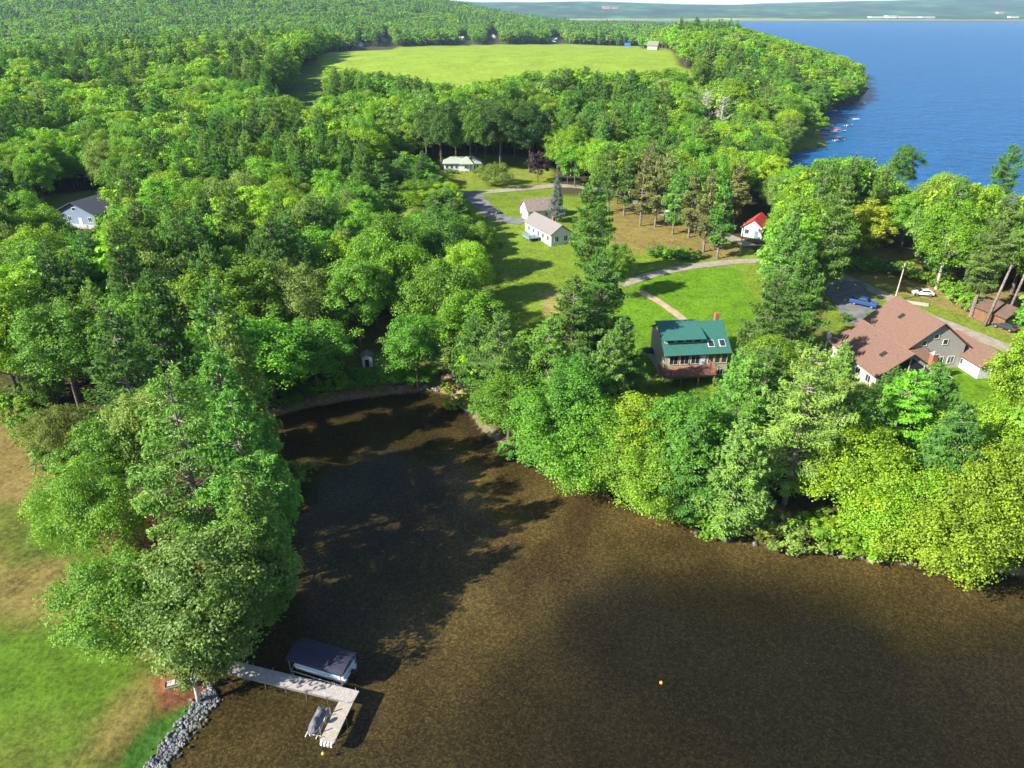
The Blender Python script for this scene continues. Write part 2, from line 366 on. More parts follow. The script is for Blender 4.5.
# water of the cove: clear over its bed; water of the lake: deep blue
def wavy(nt, scales, strength, dist):
    ge = nt.nodes.new('ShaderNodeNewGeometry'); acc = None
    for s, a in scales:
        n = nt.nodes.new('ShaderNodeTexNoise'); n.inputs['Scale'].default_value = s; n.inputs['Detail'].default_value = 3
        nt.links.new(ge.outputs['Position'], n.inputs['Vector'])
        t = math_node(nt, 'MULTIPLY', n.outputs['Fac'], a); acc = t if acc is None else math_node(nt, 'ADD', acc, t)
    bp = nt.nodes.new('ShaderNodeBump'); bp.inputs['Strength'].default_value = strength; bp.inputs['Distance'].default_value = dist
    nt.links.new(acc, bp.inputs['Height']); return bp.outputs[0], acc
mw = bpy.data.materials.new('cove_water'); mw.use_nodes = True; nt = mw.node_tree; nt.nodes.clear()
nrm, _a = wavy(nt, ((1.2, 1.0), (3.5, .4)), .6, .05)
gi = nt.nodes.new('ShaderNodeNewGeometry'); dp = nt.nodes.new('ShaderNodeVectorMath'); dp.operation = 'DOT_PRODUCT'
nt.links.new(gi.outputs['Incoming'], dp.inputs[0]); nt.links.new(nrm, dp.inputs[1])
c_ = math_node(nt, 'MINIMUM', math_node(nt, 'ABSOLUTE', dp.outputs['Value']), 1.0)
frs = math_node(nt, 'ADD', math_node(nt, 'MULTIPLY', math_node(nt, 'POWER', math_node(nt, 'SUBTRACT', 1.0, c_), 5.0), .98), .02)
gl = nt.nodes.new('ShaderNodeBsdfGlossy'); gl.inputs['Roughness'].default_value = .05; nt.links.new(nrm, gl.inputs['Normal'])
gl.inputs['Color'].default_value = (.5, .5, .5, 1)
tr = nt.nodes.new('ShaderNodeBsdfTransparent'); tr.inputs[0].default_value = (.76, .72, .60, 1)
ms = nt.nodes.new('ShaderNodeMixShader'); nt.links.new(frs, ms.inputs[0]); nt.links.new(tr.outputs[0], ms.inputs[1]); nt.links.new(gl.outputs[0], ms.inputs[2])
ou = nt.nodes.new('ShaderNodeOutputMaterial'); nt.links.new(ms.outputs[0], ou.inputs[0])
ml = bpy.data.materials.new('lake_water'); ml.use_nodes = True; nt = ml.node_tree; b = nt.nodes['Principled BSDF']
nrm, acc = wavy(nt, ((.09, 2.2), (.35, 1.0)), .9, 1.6)
rp = nt.nodes.new('ShaderNodeValToRGB'); rp.color_ramp.elements[0].color = (.002, .054, .16, 1); rp.color_ramp.elements[1].color = (.004, .092, .25, 1)
nz = nt.nodes.new('ShaderNodeTexNoise'); nz.inputs['Scale'].default_value = .02; nz.inputs['Detail'].default_value = 6
ge = nt.nodes.new('ShaderNodeNewGeometry'); nt.links.new(ge.outputs['Position'], nz.inputs['Vector']); nt.links.new(nz.outputs[0], rp.inputs[0])
nt.links.new(rp.outputs[0], b.inputs['Base Color']); b.inputs['Roughness'].default_value = .35; b.inputs['IOR'].default_value = 1.33; b.inputs['Specular IOR Level'].default_value = .12
nt.links.new(nrm, b.inputs['Normal'])
def sheet(name, pts, m, z=0.0):
    me = bpy.data.meshes.new(name); me.from_pydata([(x, y, z) for x, y in pts], [], [tuple(range(len(pts)))]); me.materials.append(m)
    o = bpy.data.objects.new(name, me); col.objects.link(o); o['kind'] = 'structure'; return o
sheet('cove_water', [(-90, -120), (170, -120), (170, 90), (110, 100), (20, 135), (-60, 135), (-90, 60)], mw)
sheet('lake_water', [(100, 215), (175, 100.5), (171, -250), (9500, -250), (9500, 5200), (-400, 5200), (150, 1500), (100, 600)], ml, 0.001)

# ------------------------------------------------------------------ roads and drives
def ribbon(name, px, width, m, dz=.06, world=False):
    P = [Vector((*(p if world else GT(*p)), 0)) for p in px]
    pts = []
    for i in range(len(P)-1):
        a = P[max(i-1, 0)]; b = P[i]; c = P[i+1]; d = P[min(i+2, len(P)-1)]
        n = max(3, int((c-b).length/1.2))
        for k in range(n):
            t = k/n; pts.append(.5*((2*b)+(-a+c)*t+(2*a-5*b+4*c-d)*t*t+(-a+3*b-3*c+d)*t**3))
    pts.append(P[-1]); mb = MB(); V = []; F = []; nw = 5; rg = random.Random(len(pts))
    for i, p in enumerate(pts):
        d = (pts[min(i+1, len(pts)-1)]-pts[max(i-1, 0)]).normalized(); s = Vector((-d.y, d.x, 0))
        w = width*(1+.12*(rg.random()-.5))
        for k in range(nw):
            q = p+s*w*(k/(nw-1)-.5); V.append((q.x, q.y, hz(q.x, q.y)+dz))
        if i: F += [((i-1)*nw+k, (i-1)*nw+k+1, i*nw+k+1, i*nw+k) for k in range(nw-1)]
    me = bpy.data.meshes.new(name); me.from_pydata(V, [], F); me.materials.append(m)
    o = bpy.data.objects.new(name, me); col.objects.link(o); o['kind'] = 'structure'; return o
M_GRAVEL = mat('gravel', (.29, .25, .205), .95, rgb2=(.21, .18, .15), scale=.9)
M_ASPH = mat('worn_asphalt', (.17, .165, .17), .9, rgb2=(.10, .10, .105), scale=.5)
M_DIRT = mat('dirt_track', (.38, .29, .20), .95, rgb2=(.27, .20, .13), scale=.6)
ribbon('gravel_road', [(812, 262), (840, 276), (880, 294), (920, 314), (965, 332), (1024, 357), (1080, 384)], 3.6, M_GRAVEL)
ribbon('driveway', [(842, 281), (850, 296), (862, 312), (868, 326)], 9.5, M_ASPH, .08)
ribbon('driveway', [(620, 285), (650, 276), (690, 267), (735, 262), (765, 262)], 3.2, M_GRAVEL)
ribbon('dirt_track', [(640, 292), (660, 303), (676, 314), (690, 326)], 1.9, M_DIRT, .08)
ribbon('paved_road', [(440, 196), (470, 193), (520, 189), (560, 186), (610, 192), (660, 213), (700, 226), (750, 246)], 4.2, M_GRAVEL)
ribbon('driveway', [(470, 192), (482, 205), (500, 218), (524, 222)], 6.0, M_ASPH, .08)

# ------------------------------------------------------------------ buildings
M_GLASS = mat('window_glass', (.025, .035, .045), .08, spec=.8)
M_WHITE = mat('white_paint', (.62, .62, .61), .6, var=.06, scale=2)
M_CREAM = mat('cream_trim', (.55, .50, .40), .7, var=.08, scale=2)
M_GREENROOF = banded('green_metal_roof', (.045, .155, .125), (.028, .10, .082), 'X', 2.2, .38, .15, .14)
M_BROWNROOF = banded('brown_shingles', (.160, .094, .070), (.12, .07, .053), 'Z', 5.0, .9, 0, .25)
M_GREYROOF = banded('grey_shingles', (.20, .185, .18), (.13, .12, .12), 'Z', 5, .9, 0, .25)
M_SLATE = banded('slate_shingles', (.075, .08, .105), (.05, .055, .075), 'Z', 5, .85, 0, .25)
M_SAGEROOF = banded('pale_green_shingles', (.30, .34, .29), (.24, .28, .23), 'Z', 5, .9, 0, .25)
M_REDROOF = banded('red_metal_roof', (.60, .07, .06), (.40, .05, .045), 'X', 2, .5, 0, .14)
M_DECK = banded('cedar_boards', (.27, .125, .085), (.15, .07, .05), 'X', 5, .8, 0, .15)
M_GREYSIDE = banded('grey_clapboard', (.36, .34, .32), (.24, .23, .22), 'Z', 5, .8, 0, .15)
M_WHITESIDE = banded('white_clapboard', (.60, .60, .61), (.44, .45, .47), 'Z', 5, .7, 0, .12)
M_BLUESIDE = banded('blue_grey_clapboard', (.15, .21, .30), (.11, .155, .22), 'Z', 5, .7, 0, .15)
M_TANSIDE = banded('tan_clapboard', (.42, .37, .28), (.30, .26, .20), 'Z', 5, .8, 0, .15)
M_BRICK = mat('brick', (.34, .13, .08), .9, rgb2=(.22, .09, .06), scale=6)
M_STONE = mat('field_stone', (.42, .40, .40), .9, rgb2=(.20, .19, .20), scale=1.6)
M_DARK = mat('dark_void', (.02, .02, .022), .9)
M_METAL = mat('galvanised_metal', (.5, .5, .52), .4, metal=.8)
M_BLACKPL = mat('black_plastic', (.02, .02, .022), .5)
M_RUBBER = mat('tyre_rubber', (.025, .025, .025), .8)

def window(root, x, y, z, w, h, face, frame=None, bars=1):
    """face: direction the window looks, one of -Y +Y -X +X; x, y, z its centre on the wall"""
    f = MB(); p = MB(); t = .09; T = .07
    def b(m, u0, v0, u1, v1, d0, d1):
        if face == '-Y': m.box(x+u0, y-d1, z+v0, x+u1, y-d0, z+v1)
        elif face == '+Y': m.box(x+u0, y+d0, z+v0, x+u1, y+d1, z+v1)
        elif face == '-X': m.box(x-d1, y+u0, z+v0, x-d0, y+u1, z+v1)
        else: m.box(x+d0, y+u0, z+v0, x+d1, y+u1, z+v1)
    b(f, -w/2-t, h/2, w/2+t, h/2+t, -.02, T); b(f, -w/2-t, -h/2-t, w/2+t, -h/2, -.02, T+.03)
    b(f, -w/2-t, -h/2, -w/2, h/2, -.02, T); b(f, w/2, -h/2, w/2+t, h/2, -.02, T)
    for k in range(bars):
        u = -w/2+w*(k+1)/(bars+1); b(f, u-.03, -h/2, u+.03, h/2, -.02, T-.015)
    fo = f.build('window', frame or M_WHITE, root); b(p, -w/2, -h/2, w/2, h/2, -.01, .025); p.build('pane', M_GLASS, fo)
def door(root, x, y, z, w, h, face, m, name='door', knob=True):
    d = MB(); k = MB()
    def b(mm, u0, v0, u1, v1, d0, d1):
        if face == '-Y': mm.box(x+u0, y-d1, z+v0, x+u1, y-d0, z+v1)
        elif face == '-X': mm.box(x-d1, y+u0, z+v0, x-d0, y+u1, z+v1)
        else: mm.box(x+d0, y+u0, z+v0, x+d1, y+u1, z+v1)
    b(d, -w/2, 0, w/2, h, -.02, .06)
    n = 4 if name == 'garage_door' else 2
    for i in range(n): b(d, -w/2+.12, h*i/n+.08, w/2-.12, h*(i+1)/n-.08, .06, .085)
    o = d.build(name, m, root)
    if knob: b(k, w/2-.2, h*.45, w/2-.12, h*.5, .085, .14); k.build('handle', M_METAL, o)
def gable(root, W, L, he, hr, wallm, roofm, over=.45, base=-1.2, x0=0, y0=0, th=.16, wname='wall'):
    """walls with two gable ends facing -Y and +Y; ridge runs along Y; x0,y0 the middle of the front"""
    MB().prism([(x0-W/2, base), (x0+W/2, base), (x0+W/2, he), (x0, hr), (x0-W/2, he)], y0, y0+L).build(wname, wallm, root)
    s = (hr-he)/(W/2); e = he-s*over+.02; a = y0-over; c = y0+L+over; t = .17
    r = MB()
    r.quad([(x0-W/2-over, a, e+t), (x0, a, hr+t), (x0, c, hr+t), (x0-W/2-over, c, e+t)][::-1], th)
    r.quad([(x0+W/2+over, a, e+t), (x0+W/2+over, c, e+t), (x0, c, hr+t), (x0, a, hr+t)][::-1], th)
    ro = r.build('roof', roofm, root)
    MB().box(x0-.12, a, hr+t-.03, x0+.12, c, hr+t+.05).build('ridge_cap', roofm, ro)
    return ro
def xz(W, he, hr, u):  # roof height over half-width position
    return hr-(hr-he)*abs(u)/(W/2)

# the green-roofed lake house with its deck
gx0, gy0 = 27.4, 116.4
gz = hz(gx0+5, gy0)
h = thing('lake_house', 'green metal-roofed house with a clerestory dormer and red-brown deck facing the cove', 'house', (gx0, gy0, gz), R_(6.5))
fz = 2.55                                            # main floor above grade
walls = MB().prism([(0, -1.2), (0, 5.2), (5.4, 8.6), (9.2, 6.6), (9.2, -1.2)], 0, 11.6, axis='X').build('wall', M_TANSIDE, h)
rf = MB(); rf.quad([(-.4, -.6, 5.0), (12.0, -.6, 5.0), (12.0, 5.4, 8.8), (-.4, 5.4, 8.8)], .16)
rf.quad([(-.4, 5.4, 8.8), (12.0, 5.4, 8.8), (12.0, 9.7, 6.55), (-.4, 9.7, 6.55)], .16)
rf.quad([(-.4, 5.4, 8.81), (12, 5.4, 8.81), (12, 5.55, 8.9), (-.4, 5.55, 8.9)], .1)
roof = rf.build('roof', M_GREENROOF, h)
dm = MB(); dm.prism([(1.6, 5.9), (1.6, 7.35), (6.0, 8.35), (6.0, 5.9)], .1, 7.2, axis='X').build('dormer_wall', M_TANSIDE, h)
MB().quad([(-.4, .9, 7.33), (7.5, .9, 7.33), (7.5, 6.7, 8.78), (-.4, 6.7, 8.78)], .16).build('dormer_roof', M_GREENROOF, h)
for i in range(4): window(h, 1.2+i*1.65, 1.6, 6.85, 1.25, .62, '-Y', M_CREAM, 0)
for i in range(3): window(h, 1.5+i*2.0, 0, fz+1.3, 1.5, 1.7, '-Y', M_CREAM, 1)
door(h, 6.9, 0, fz+.05, .95, 2.1, '-Y', M_WHITE)
for i in range(3): window(h, 8.35+i*1.25, 0, fz+1.35, .95, 1.9, '-Y', M_CREAM, 0)
for i in range(2): window(h, 9.0+i*1.4, 0, 1.1, 1.0, 1.0, '-Y', M_WHITE, 1)
for i in range(3): window(h, 11.6, 1.7+i*2.6, fz+1.4, 1.0, 1.3, '+X', M_CREAM, 1)
def skylight(root, c, w, l, slope, m=M_WHITE):
    """skylight set in a roof plane that rises along +Y"""
    x, y, z = c; n = Vector((0, -math.sin(slope), math.cos(slope))); u = Vector((0, math.cos(slope), math.sin(slope)))
    def P(a, b_, k): v = Vector(c)+Vector((a, 0, 0))+u*b_+n*k; return tuple(v)
    fo = MB(); fo.quad([P(-w/2, -l/2, .12), P(w/2, -l/2, .12), P(w/2, l/2, .12), P(-w/2, l/2, .12)], .16)
    f = fo.build('skylight', m, root)
    MB().quad([P(-w/2+.1, -l/2+.1, .14), P(w/2-.1, -l/2+.1, .14), P(w/2-.1, l/2-.1, .14), P(-w/2+.1, l/2-.1, .14)], .02).build('pane', M_GLASS, f)
sl = math.atan2(3.8, 6)
for xx in (8.5, 10.6): skylight(h, (xx, 1.25, 5.0+1.85*3.8/6), 1.15, 1.5, sl)
MB().box(11.0, 6.6, 7.6, 11.7, 7.4, 9.7).build('chimney', M_BRICK, roof)
# deck as part of the house
dk = MB(); dk.box(-1.4, -3.6, fz-.2, 8.2, -.02, fz-.02); dko = dk.build('deck', M_DECK, h)
rl = MB()
def rail(pts, zb, hh=1.0, step=1.4):
    for (ax, ay), (bx, by) in zip(pts, pts[1:]):
        L = math.hypot(bx-ax, by-ay); n = max(1, round(L/step))
        for zz in (hh, hh*.55, .12):
            rl.tube([(ax, ay, zb+zz), (bx, by, zb+zz)], .045, 4)
        for i in range(n+1):
            x, y = ax+(bx-ax)*i/n, ay+(by-ay)*i/n; rl.box(x-.05, y-.05, zb-.15, x+.05, y+.05, zb+hh+.05)
        m_ = int(L/.22)
        for i in range(m_):
            x, y = ax+(bx-ax)*(i+.5)/m_, ay+(by-ay)*(i+.5)/m_; rl.box(x-.02, y-.02, zb+.1, x+.02, y+.02, zb+hh)
rail([(-1.35, -.1), (-1.35, -3.55), (8.15, -3.55), (8.15, -.1)], fz); rl.build('railing', M_DECK, dko)
for xx in (-1.2, 2, 5.1, 8): MB().box(xx-.09, -3.5, -1.2, xx+.09, -3.32, fz-.2).build('post', M_DECK, dko)
MB().box(-1.3, -3.45, fz-.42, 8.1, -3.3, fz-.2).build('beam', M_DECK, dko)
st = MB()
for i in range(9): st.box(-3.9+i*.28, -2.6, .1+i*.28-.05, -3.6+i*.28, -1.4, .1+i*.28)
st.tube([(-3.9, -2.62, .9), (-1.4, -2.62, fz+.9)], .04, 4); st.build('stairs', M_DECK, dko)

# the brown-roofed house: two gabled wings, link roof, chimney
bz = hz(70, 118)
b = thing('lake_house', 'large brown-shingled house with two gabled wings, glazed gable end and brick chimney', 'house', (68.3, 111.8, bz), R_(8))
WA, HA, RA = 11.0, 3.2, 6.9
rA = gable(b, WA, 14.5, HA, RA, M_GREYSIDE, M_BROWNROOF, .6)
# wing behind, wider and taller
rB = gable(b, 11.4, 13.5, 4.6, 9.0, M_GREYSIDE, M_BROWNROOF, .5, x0=10.3, y0=7.0)
MB().quad([(4.2, 3.4, 3.15), (8.2, 3.4, 3.15), (8.2, 7.4, 4.7), (4.2, 7.4, 4.7)], .16).build('link_roof', M_BROWNROOF, b)
MB().box(4.6, 3.9, -1.2, 7.9, 7.05, 3.1).build('link_wall', M_GREYSIDE, b)
# glazed gable end
gl = MB(); fr_ = MB()
for (u0, u1) in ((-4.4, -3.0), (-2.85, -.15), (.15, 2.85), (3.0, 4.4)):
    gl.prism([(u0, 2.9), (u1, 2.9), (u1, xz(WA, HA, RA, u1)-.55), (u0, xz(WA, HA, RA, u0)-.55)], -.05, .0, axis='Y')
for u in (-4.45, -2.92, 0, 2.92, 4.45): fr_.box(u-.08, -.1, .2, u+.08, 0, xz(WA, HA, RA, u)-.4)
fr_.box(-4.5, -.11, 2.65, 4.5, 0, 2.88)
fo = fr_.build('gable_window', M_CREAM, b); gl.build('pane', M_GLASS, fo)
for u in (-3.7, -1.5, 1.5, 3.7): window(b, u, 0, 1.4, 1.3, 2.0, '-Y', M_CREAM, 0)
for k in range(4): window(b, -WA/2, 2.2+k*3.1, 1.6, 1.3, 1.3, '-X', M_WHITE, 1)
for k, (u, zz) in enumerate([(7.5, 5.4), (9.6, 6.6), (11.7, 5.4)]): window(b, u, 7.0, zz, .9, .9 if k != 1 else .8, '-Y', M_WHITE, 0)
for u in (9.2, 11.6, 13.8): window(b, u, 7.0, 1.7, 1.2, 1.3, '-Y', M_WHITE, 1)
door(b, 8.3, 7.0, .1, 1, 2.1, '-Y', M_CREAM)
ch = MB(); ch.box(6.2, 2.4, -1.2, 7.2, 3.35, 5.2); cho = ch.build('chimney', M_BRICK, b)
MB().box(6.1, 2.3, 5.2, 7.3, 3.45, 5.35).box(6.35, 2.55, 5.35, 6.75, 2.95, 5.75).build('cap', M_STONE, cho)
def roof_light(root, W, he, hr, u, y, w=.9, l=1.2, x0=0, side=-1):
    s = math.atan2(hr-he, W/2); n = Vector((side*math.sin(s), 0, math.cos(s))); t = Vector((-side*math.cos(s), 0, math.sin(s)))
    c = Vector((x0+side*u, y, xz(W, he, hr, u)+.2))
    def P(a, b_, k): v = c+t*a+Vector((0, b_, 0))+n*k; return tuple(v)
    q = lambda e, k: [P(-l/2+e, -w/2+e, k), P(l/2-e, -w/2+e, k), P(l/2-e, w/2-e, k), P(-l/2+e, w/2-e, k)]
    q2 = lambda e, k: q(e, k) if side > 0 else q(e, k)[::-1]
    f = MB().quad(q2(0, .1), .16).build('skylight', M_DARK, root); MB().quad(q2(.1, .12), .02).build('pane', M_GLASS, f)
roof_light(b, WA, HA, RA, 2.6, 3.6); roof_light(b, 11.4, 4.6, 9.0, 2.4, 8.0+7, x0=10.3)
for u, y in ((1.2, 9), (1.0, 12)):
    MB().tube([(-u, y, xz(WA, HA, RA, u)), (-u, y, xz(WA, HA, RA, u)+.7)], .07, 6).build('vent_pipe', M_METAL, b)
dkb = MB().box(4.3, .2, .3, 9.6, 3.9, .45).box(-5.6, -3.2, .2, 5.0, -.12, .35).build('deck', M_TANSIDE, b)
rl = MB(); rail([(-5.55, -.2), (-5.55, -3.15), (4.95, -3.15), (4.95, -.2)], .36); rail([(9.55, 3.8), (9.55, .25), (5.3, .25)], .45); rl.build('railing', M_GREYSIDE, dkb)
# low garage wing, its own building
gzz = hz(84, 118)
g = thing('garage', 'low white-walled garage with a brown shingle roof beside the gravel road', 'garage', (87.2, 117.0, gzz), R_(10))
gable(g, 6.6, 10.5, 2.5, 4.5, M_WHITESIDE, M_BROWNROOF, .5)
door(g, -3.3, 1.8, .05, 1, 2.1, '-X', M_WHITE)
window(g, -3.3, 4.6, 1.5, 1, 1, '-X', M_WHITE, 1); window(g, 0, 0, 1.5, 1.4, 1.1, '-Y', M_WHITE, 1)
door(g, -3.3, 8.8, .02, 2.6, 2.2, '-X', M_CREAM, 'garage_door', False)
dsh = thing('satellite_dish', 'pale round satellite dish on a pole at the left corner of the brown house', 'satellite dish', on_ground(59.3, 124.6), R_(30))
MB().tube([(0, 0, 0), (0, 0, 4.6)], .06, 6).build('pole', M_METAL, dsh)
MB().tube([(0, 0, 4.6), (0, -.12, 4.62), (0, -.25, 4.68)], [.2, .55, .68], 16).build('dish', M_WHITE, dsh, smooth=True)
tb = thing('patio_umbrella', 'closed white patio umbrella beside the brick chimney of the brown house', 'umbrella', on_ground(74.4, 112.2), 0)
MB().tube([(0, 0, 0), (0, 0, 2.4)], .03, 6).build('pole', M_METAL, tb); MB().tube([(0, 0, .9), (0, 0, 1.1), (0, 0, 2.3)], [.55, .5, .04], 8).build('canopy', M_WHITE, tb)
wh = thing('propane_tank', 'white propane tank on the grass in front of the white garage', 'propane tank', on_ground(89.6, 108.5), R_(15))
MB().tube([(-.9, 0, .6), (-.75, 0, .6), (.75, 0, .6), (.9, 0, .6)], [.2, .5, .5, .2], 12).build('tank', M_WHITE, wh, smooth=True)
MB().box(-.6, -.3, 0, -.45, .3, .25).build('foot', M_STONE, wh); MB().box(.45, -.3, 0, .6, .3, .25).build('foot', M_STONE, wh); MB().tube([(0, 0, 1), (0, 0, 1.25)], .12, 8).build('valve_cap', M_WHITE, wh)

# white farmhouse buildings in the clearing
def placed(name, label, cat, px, rz, up=0, dz=0): x, y = GT(px[0], px[1]); return thing(name, label, cat, (x, y, hz(x, y)+dz), R_(rz)), x, y
w1, _, _ = placed('outbuilding', 'white outbuilding with a weathered brown-grey roof behind the long white house', 'outbuilding', (524, 219), -68)
gable(w1, 6.0, 10.5, 2.8, 5.4, M_WHITESIDE, mat('faded_shingles', (.26, .20, .18), .9, rgb2=(.19, .15, .14), scale=1.5), .4, y0=0)
window(w1, 3.0, 2.2, 1.6, 1, 1, '+X', M_CREAM, 1); window(w1, 3.0, 6.2, 1.6, 1, 1, '+X', M_CREAM, 1)
door(w1, 0, 0, .02, 2.6, 2.2, '-Y', M_WHITE, 'garage_door', False)
w2, _, _ = placed('farmhouse', 'long narrow white house with a grey shingle roof beside the blue-railed deck', 'house', (561, 245), 26)
gable(w2, 6.2, 15.5, 3.0, 5.2, M_WHITESIDE, M_GREYROOF, .4)
for k in range(5): window(w2, -3.1, 1.8+k*2.8, 1.8, 1.0, 1.2, '-X', M_CREAM, 1)
window(w2, -1.4, 0, 1.7, 1, 1.2, '-Y', M_CREAM, 1); window(w2, 1.4, 0, 1.7, 1, 1.2, '-Y', M_CREAM, 1)
MB().box(.7, 6, 4.2, 1.4, 6.7, 6.1).build('chimney', M_BRICK, w2)
w3, _, _ = placed('raised_deck', 'weathered blue-grey railed deck on posts beside the long white house', 'deck', (529, 243), 26)
M_BLUEDECK = banded('blue_grey_boards', (.27, .36, .40), (.18, .25, .28), 'X', 5, .8, 0, .15)
MB().box(0, 0, .9, 6.2, 4.2, 1.02).build('floor', M_BLUEDECK, w3)
rl = MB(); rail([(.05, 4.1), (.05, .05), (6.1, .05), (6.1, 4.1)], 1.02); rl.build('railing', M_BLUEDECK, w3)
for x in (.1, 3, 6.1):
    for y in (.1, 4.1): MB().box(x-.07, y-.07, -.3, x+.07, y+.07, .9).build('post', M_BLUEDECK, w3)
# ranch house behind the lawn
rh, _, _ = placed('ranch_house', 'long white ranch house with a pale green hipped roof at the back of the lawn', 'house', (463, 171), 3)
rh.scale = (.74, .8, .88)
MB().box(-9.5, 0, -1, 9.0, 8, 3.0).build('wall', M_WHITESIDE, rh)
r = MB(); e = .7
def hip(mb, x0, y0, x1, y1, ze, zr, inset):
    ym = (y0+y1)/2; c = [(x0, y0, ze), (x1, y0, ze), (x1, y1, ze), (x0, y1, ze)]; a, b_ = (x0+inset, ym, zr), (x1-inset, ym, zr)
    mb._add([*c, a, b_, *[(p[0], p[1], ze-.18) for p in c]], [(0, 1, 5, 4), (2, 3, 4, 5), (1, 2, 5), (3, 0, 4), (0, 6, 7, 1), (1, 7, 8, 2), (2, 8, 9, 3), (3, 9, 6, 0), (9, 8, 7, 6)])
hip(r, -9.5-e, -e, 9.0+e, 8+e, 3.2, 5.4, 4); hip(r, -1.5, -2.4, 5.5, 5.2, 3.25, 5.9, 3.2)
rr = r.build('roof', M_SAGEROOF, rh); MB().box(-4, 4.2, 4.6, -3.2, 5, 6.3).build('chimney', M_BRICK, rr)
for x in (-8, -5.6, -3.2, 1.2, 3.2, 7.6): window(rh, x, 0, 1.7, 1.2, 1.3, '-Y', M_WHITE, 1)
door(rh, 5.6, 0, .1, 1, 2.1, '-Y', M_DARK)
for x in (-1.2, .9, 3.1, 5.2): MB().box(x-.08, -2.2, -.5, x+.08, -2.04, 3.07).build('porch_post', M_WHITE, rh)
# blue-grey house in the woods at the left
lx, ly = GT(78, 225)
lh = thing('wood_house', 'blue-grey clapboard house with a dark slate roof among trees at the left', 'house', (lx, ly, hz(lx, ly)), R_(-14))
gable(lh, 13, 10, 3.4, 6.4, M_BLUESIDE, M_SLATE, .8)
for u in (-5, -2.2, 4.8): window(lh, u, 0, 1.8, 1.2, 1.3, '-Y', M_WHITE, 1)
door(lh, 1.4, 0, .05, 1.1, 2.1, '-Y', M_WHITE); window(lh, 0, 0, 4.6, 1.2, .9, '-Y', M_WHITE, 0)
MB().quad([(-7.5, -3.2, .3), (7.5, -3.2, .3), (7.5, -.05, .35), (-7.5, -.05, .35)], .3).build('terrace', M_GREYSIDE, lh)
# red-roofed cottage
rc, _, _ = placed('cottage', 'small white cottage with a bright red metal roof half hidden by trees', 'cottage', (751, 238), -30)
gable(rc, 5.6, 9, 2.6, 4.8, M_WHITESIDE, M_REDROOF, .4)
window(rc, -1.4, 0, 1.6, .9, 1, '-Y', M_BLUESIDE, 1); door(rc, 1.2, 0, .02, .95, 2.0, '-Y', M_BLUESIDE)
for k in range(3): window(rc, -2.8, 1.8+k*2.6, 1.6, .9, 1, '-X', M_BLUESIDE, 1)
# grey outbuilding next to it, under the trees
gc_, _, _ = placed('cabin', 'dark grey cabin with a slate roof in the shade left of the red-roofed cottage', 'cabin', (712, 205), -25)
gable(gc_, 7, 9, 2.8, 5.0, M_BLUESIDE, M_SLATE, .4); window(gc_, -1.6, 0, 1.5, 1, 1, '-Y', M_WHITE, 1); door(gc_, 1.4, 0, .02, .95, 2.0, '-Y', M_WHITE)
# brown cabin at the far right edge
bc, _, _ = placed('cabin', 'brown board cabin with a rusty roof beneath the tall pines at the right edge', 'cabin', (1012, 328), 20)
gable(bc, 5.5, 7, 2.4, 4.0, mat('brown_boards', (.20, .10, .06), .9, rgb2=(.13, .07, .04), scale=2), mat('rusty_roof', (.13, .075, .055), .8, rgb2=(.09, .06, .05), scale=2), .4)
window(bc, -1.2, 0, 1.4, .9, .9, '-Y', M_WHITE, 1); door(bc, 1.3, 0, .02, .9, 1.9, '-Y', M_WHITE)
# pump shed by the beach
sh, _, _ = placed('shed', 'small white garden shed with a dark doorway under the trees above the beach', 'shed', (368, 367), 12)
gable(sh, 1.9, 1.9, 1.9, 2.5, M_WHITESIDE, M_GREYROOF, .15, base=-.3); door(sh, -.1, 0, .05, .75, 1.5, '-Y', M_DARK, 'door', False)
# houses on the far side of the hay field
def far_house(px, rz, wm, rm, lab, W=9, L=13, name='house'):
    x, y = GT(*px); t = thing(name, lab, 'house', (x, y, hz(x, y)), R_(rz), 'houses beyond the hay field')
    gable(t, W, L, 3.6, 6.8, wm, rm, .5)
    for u in (-2.5, 0, 2.5): window(t, u, 0, 1.9, 1.2, 1.4, '-Y', M_WHITE, 0)
far_house((362, 47), 70, M_GREYSIDE, M_GREYROOF, 'grey house at the left end of the tree belt beyond the hay field')
far_house((384, 42), 20, M_TANSIDE, M_GREYROOF, 'tan house with a grey gable in the trees beyond the hay field')
far_house((493, 38), 0, M_WHITESIDE, M_GREYROOF, 'white gabled house in the trees beyond the middle of the hay field')
far_house((464, 41), 60, M_WHITESIDE, mat('cream_roof', (.5, .42, .2), .8), 'white house with a straw-coloured roof beyond the hay field')
far_house((557, 42), 70, M_WHITESIDE, M_SAGEROOF, 'white house with a pale green roof beyond the hay field')
far_house((658, 50), 65, M_GREYSIDE, M_GREYROOF, 'grey house with a grey roof at the right end of the hay field', 6, 9)
far_house((630, 47.5), 80, M_BLUESIDE, mat('blue_roof', (.02, .12, .5), .5), 'low building with a bright blue roof at the right edge of the hay field', 5, 9)
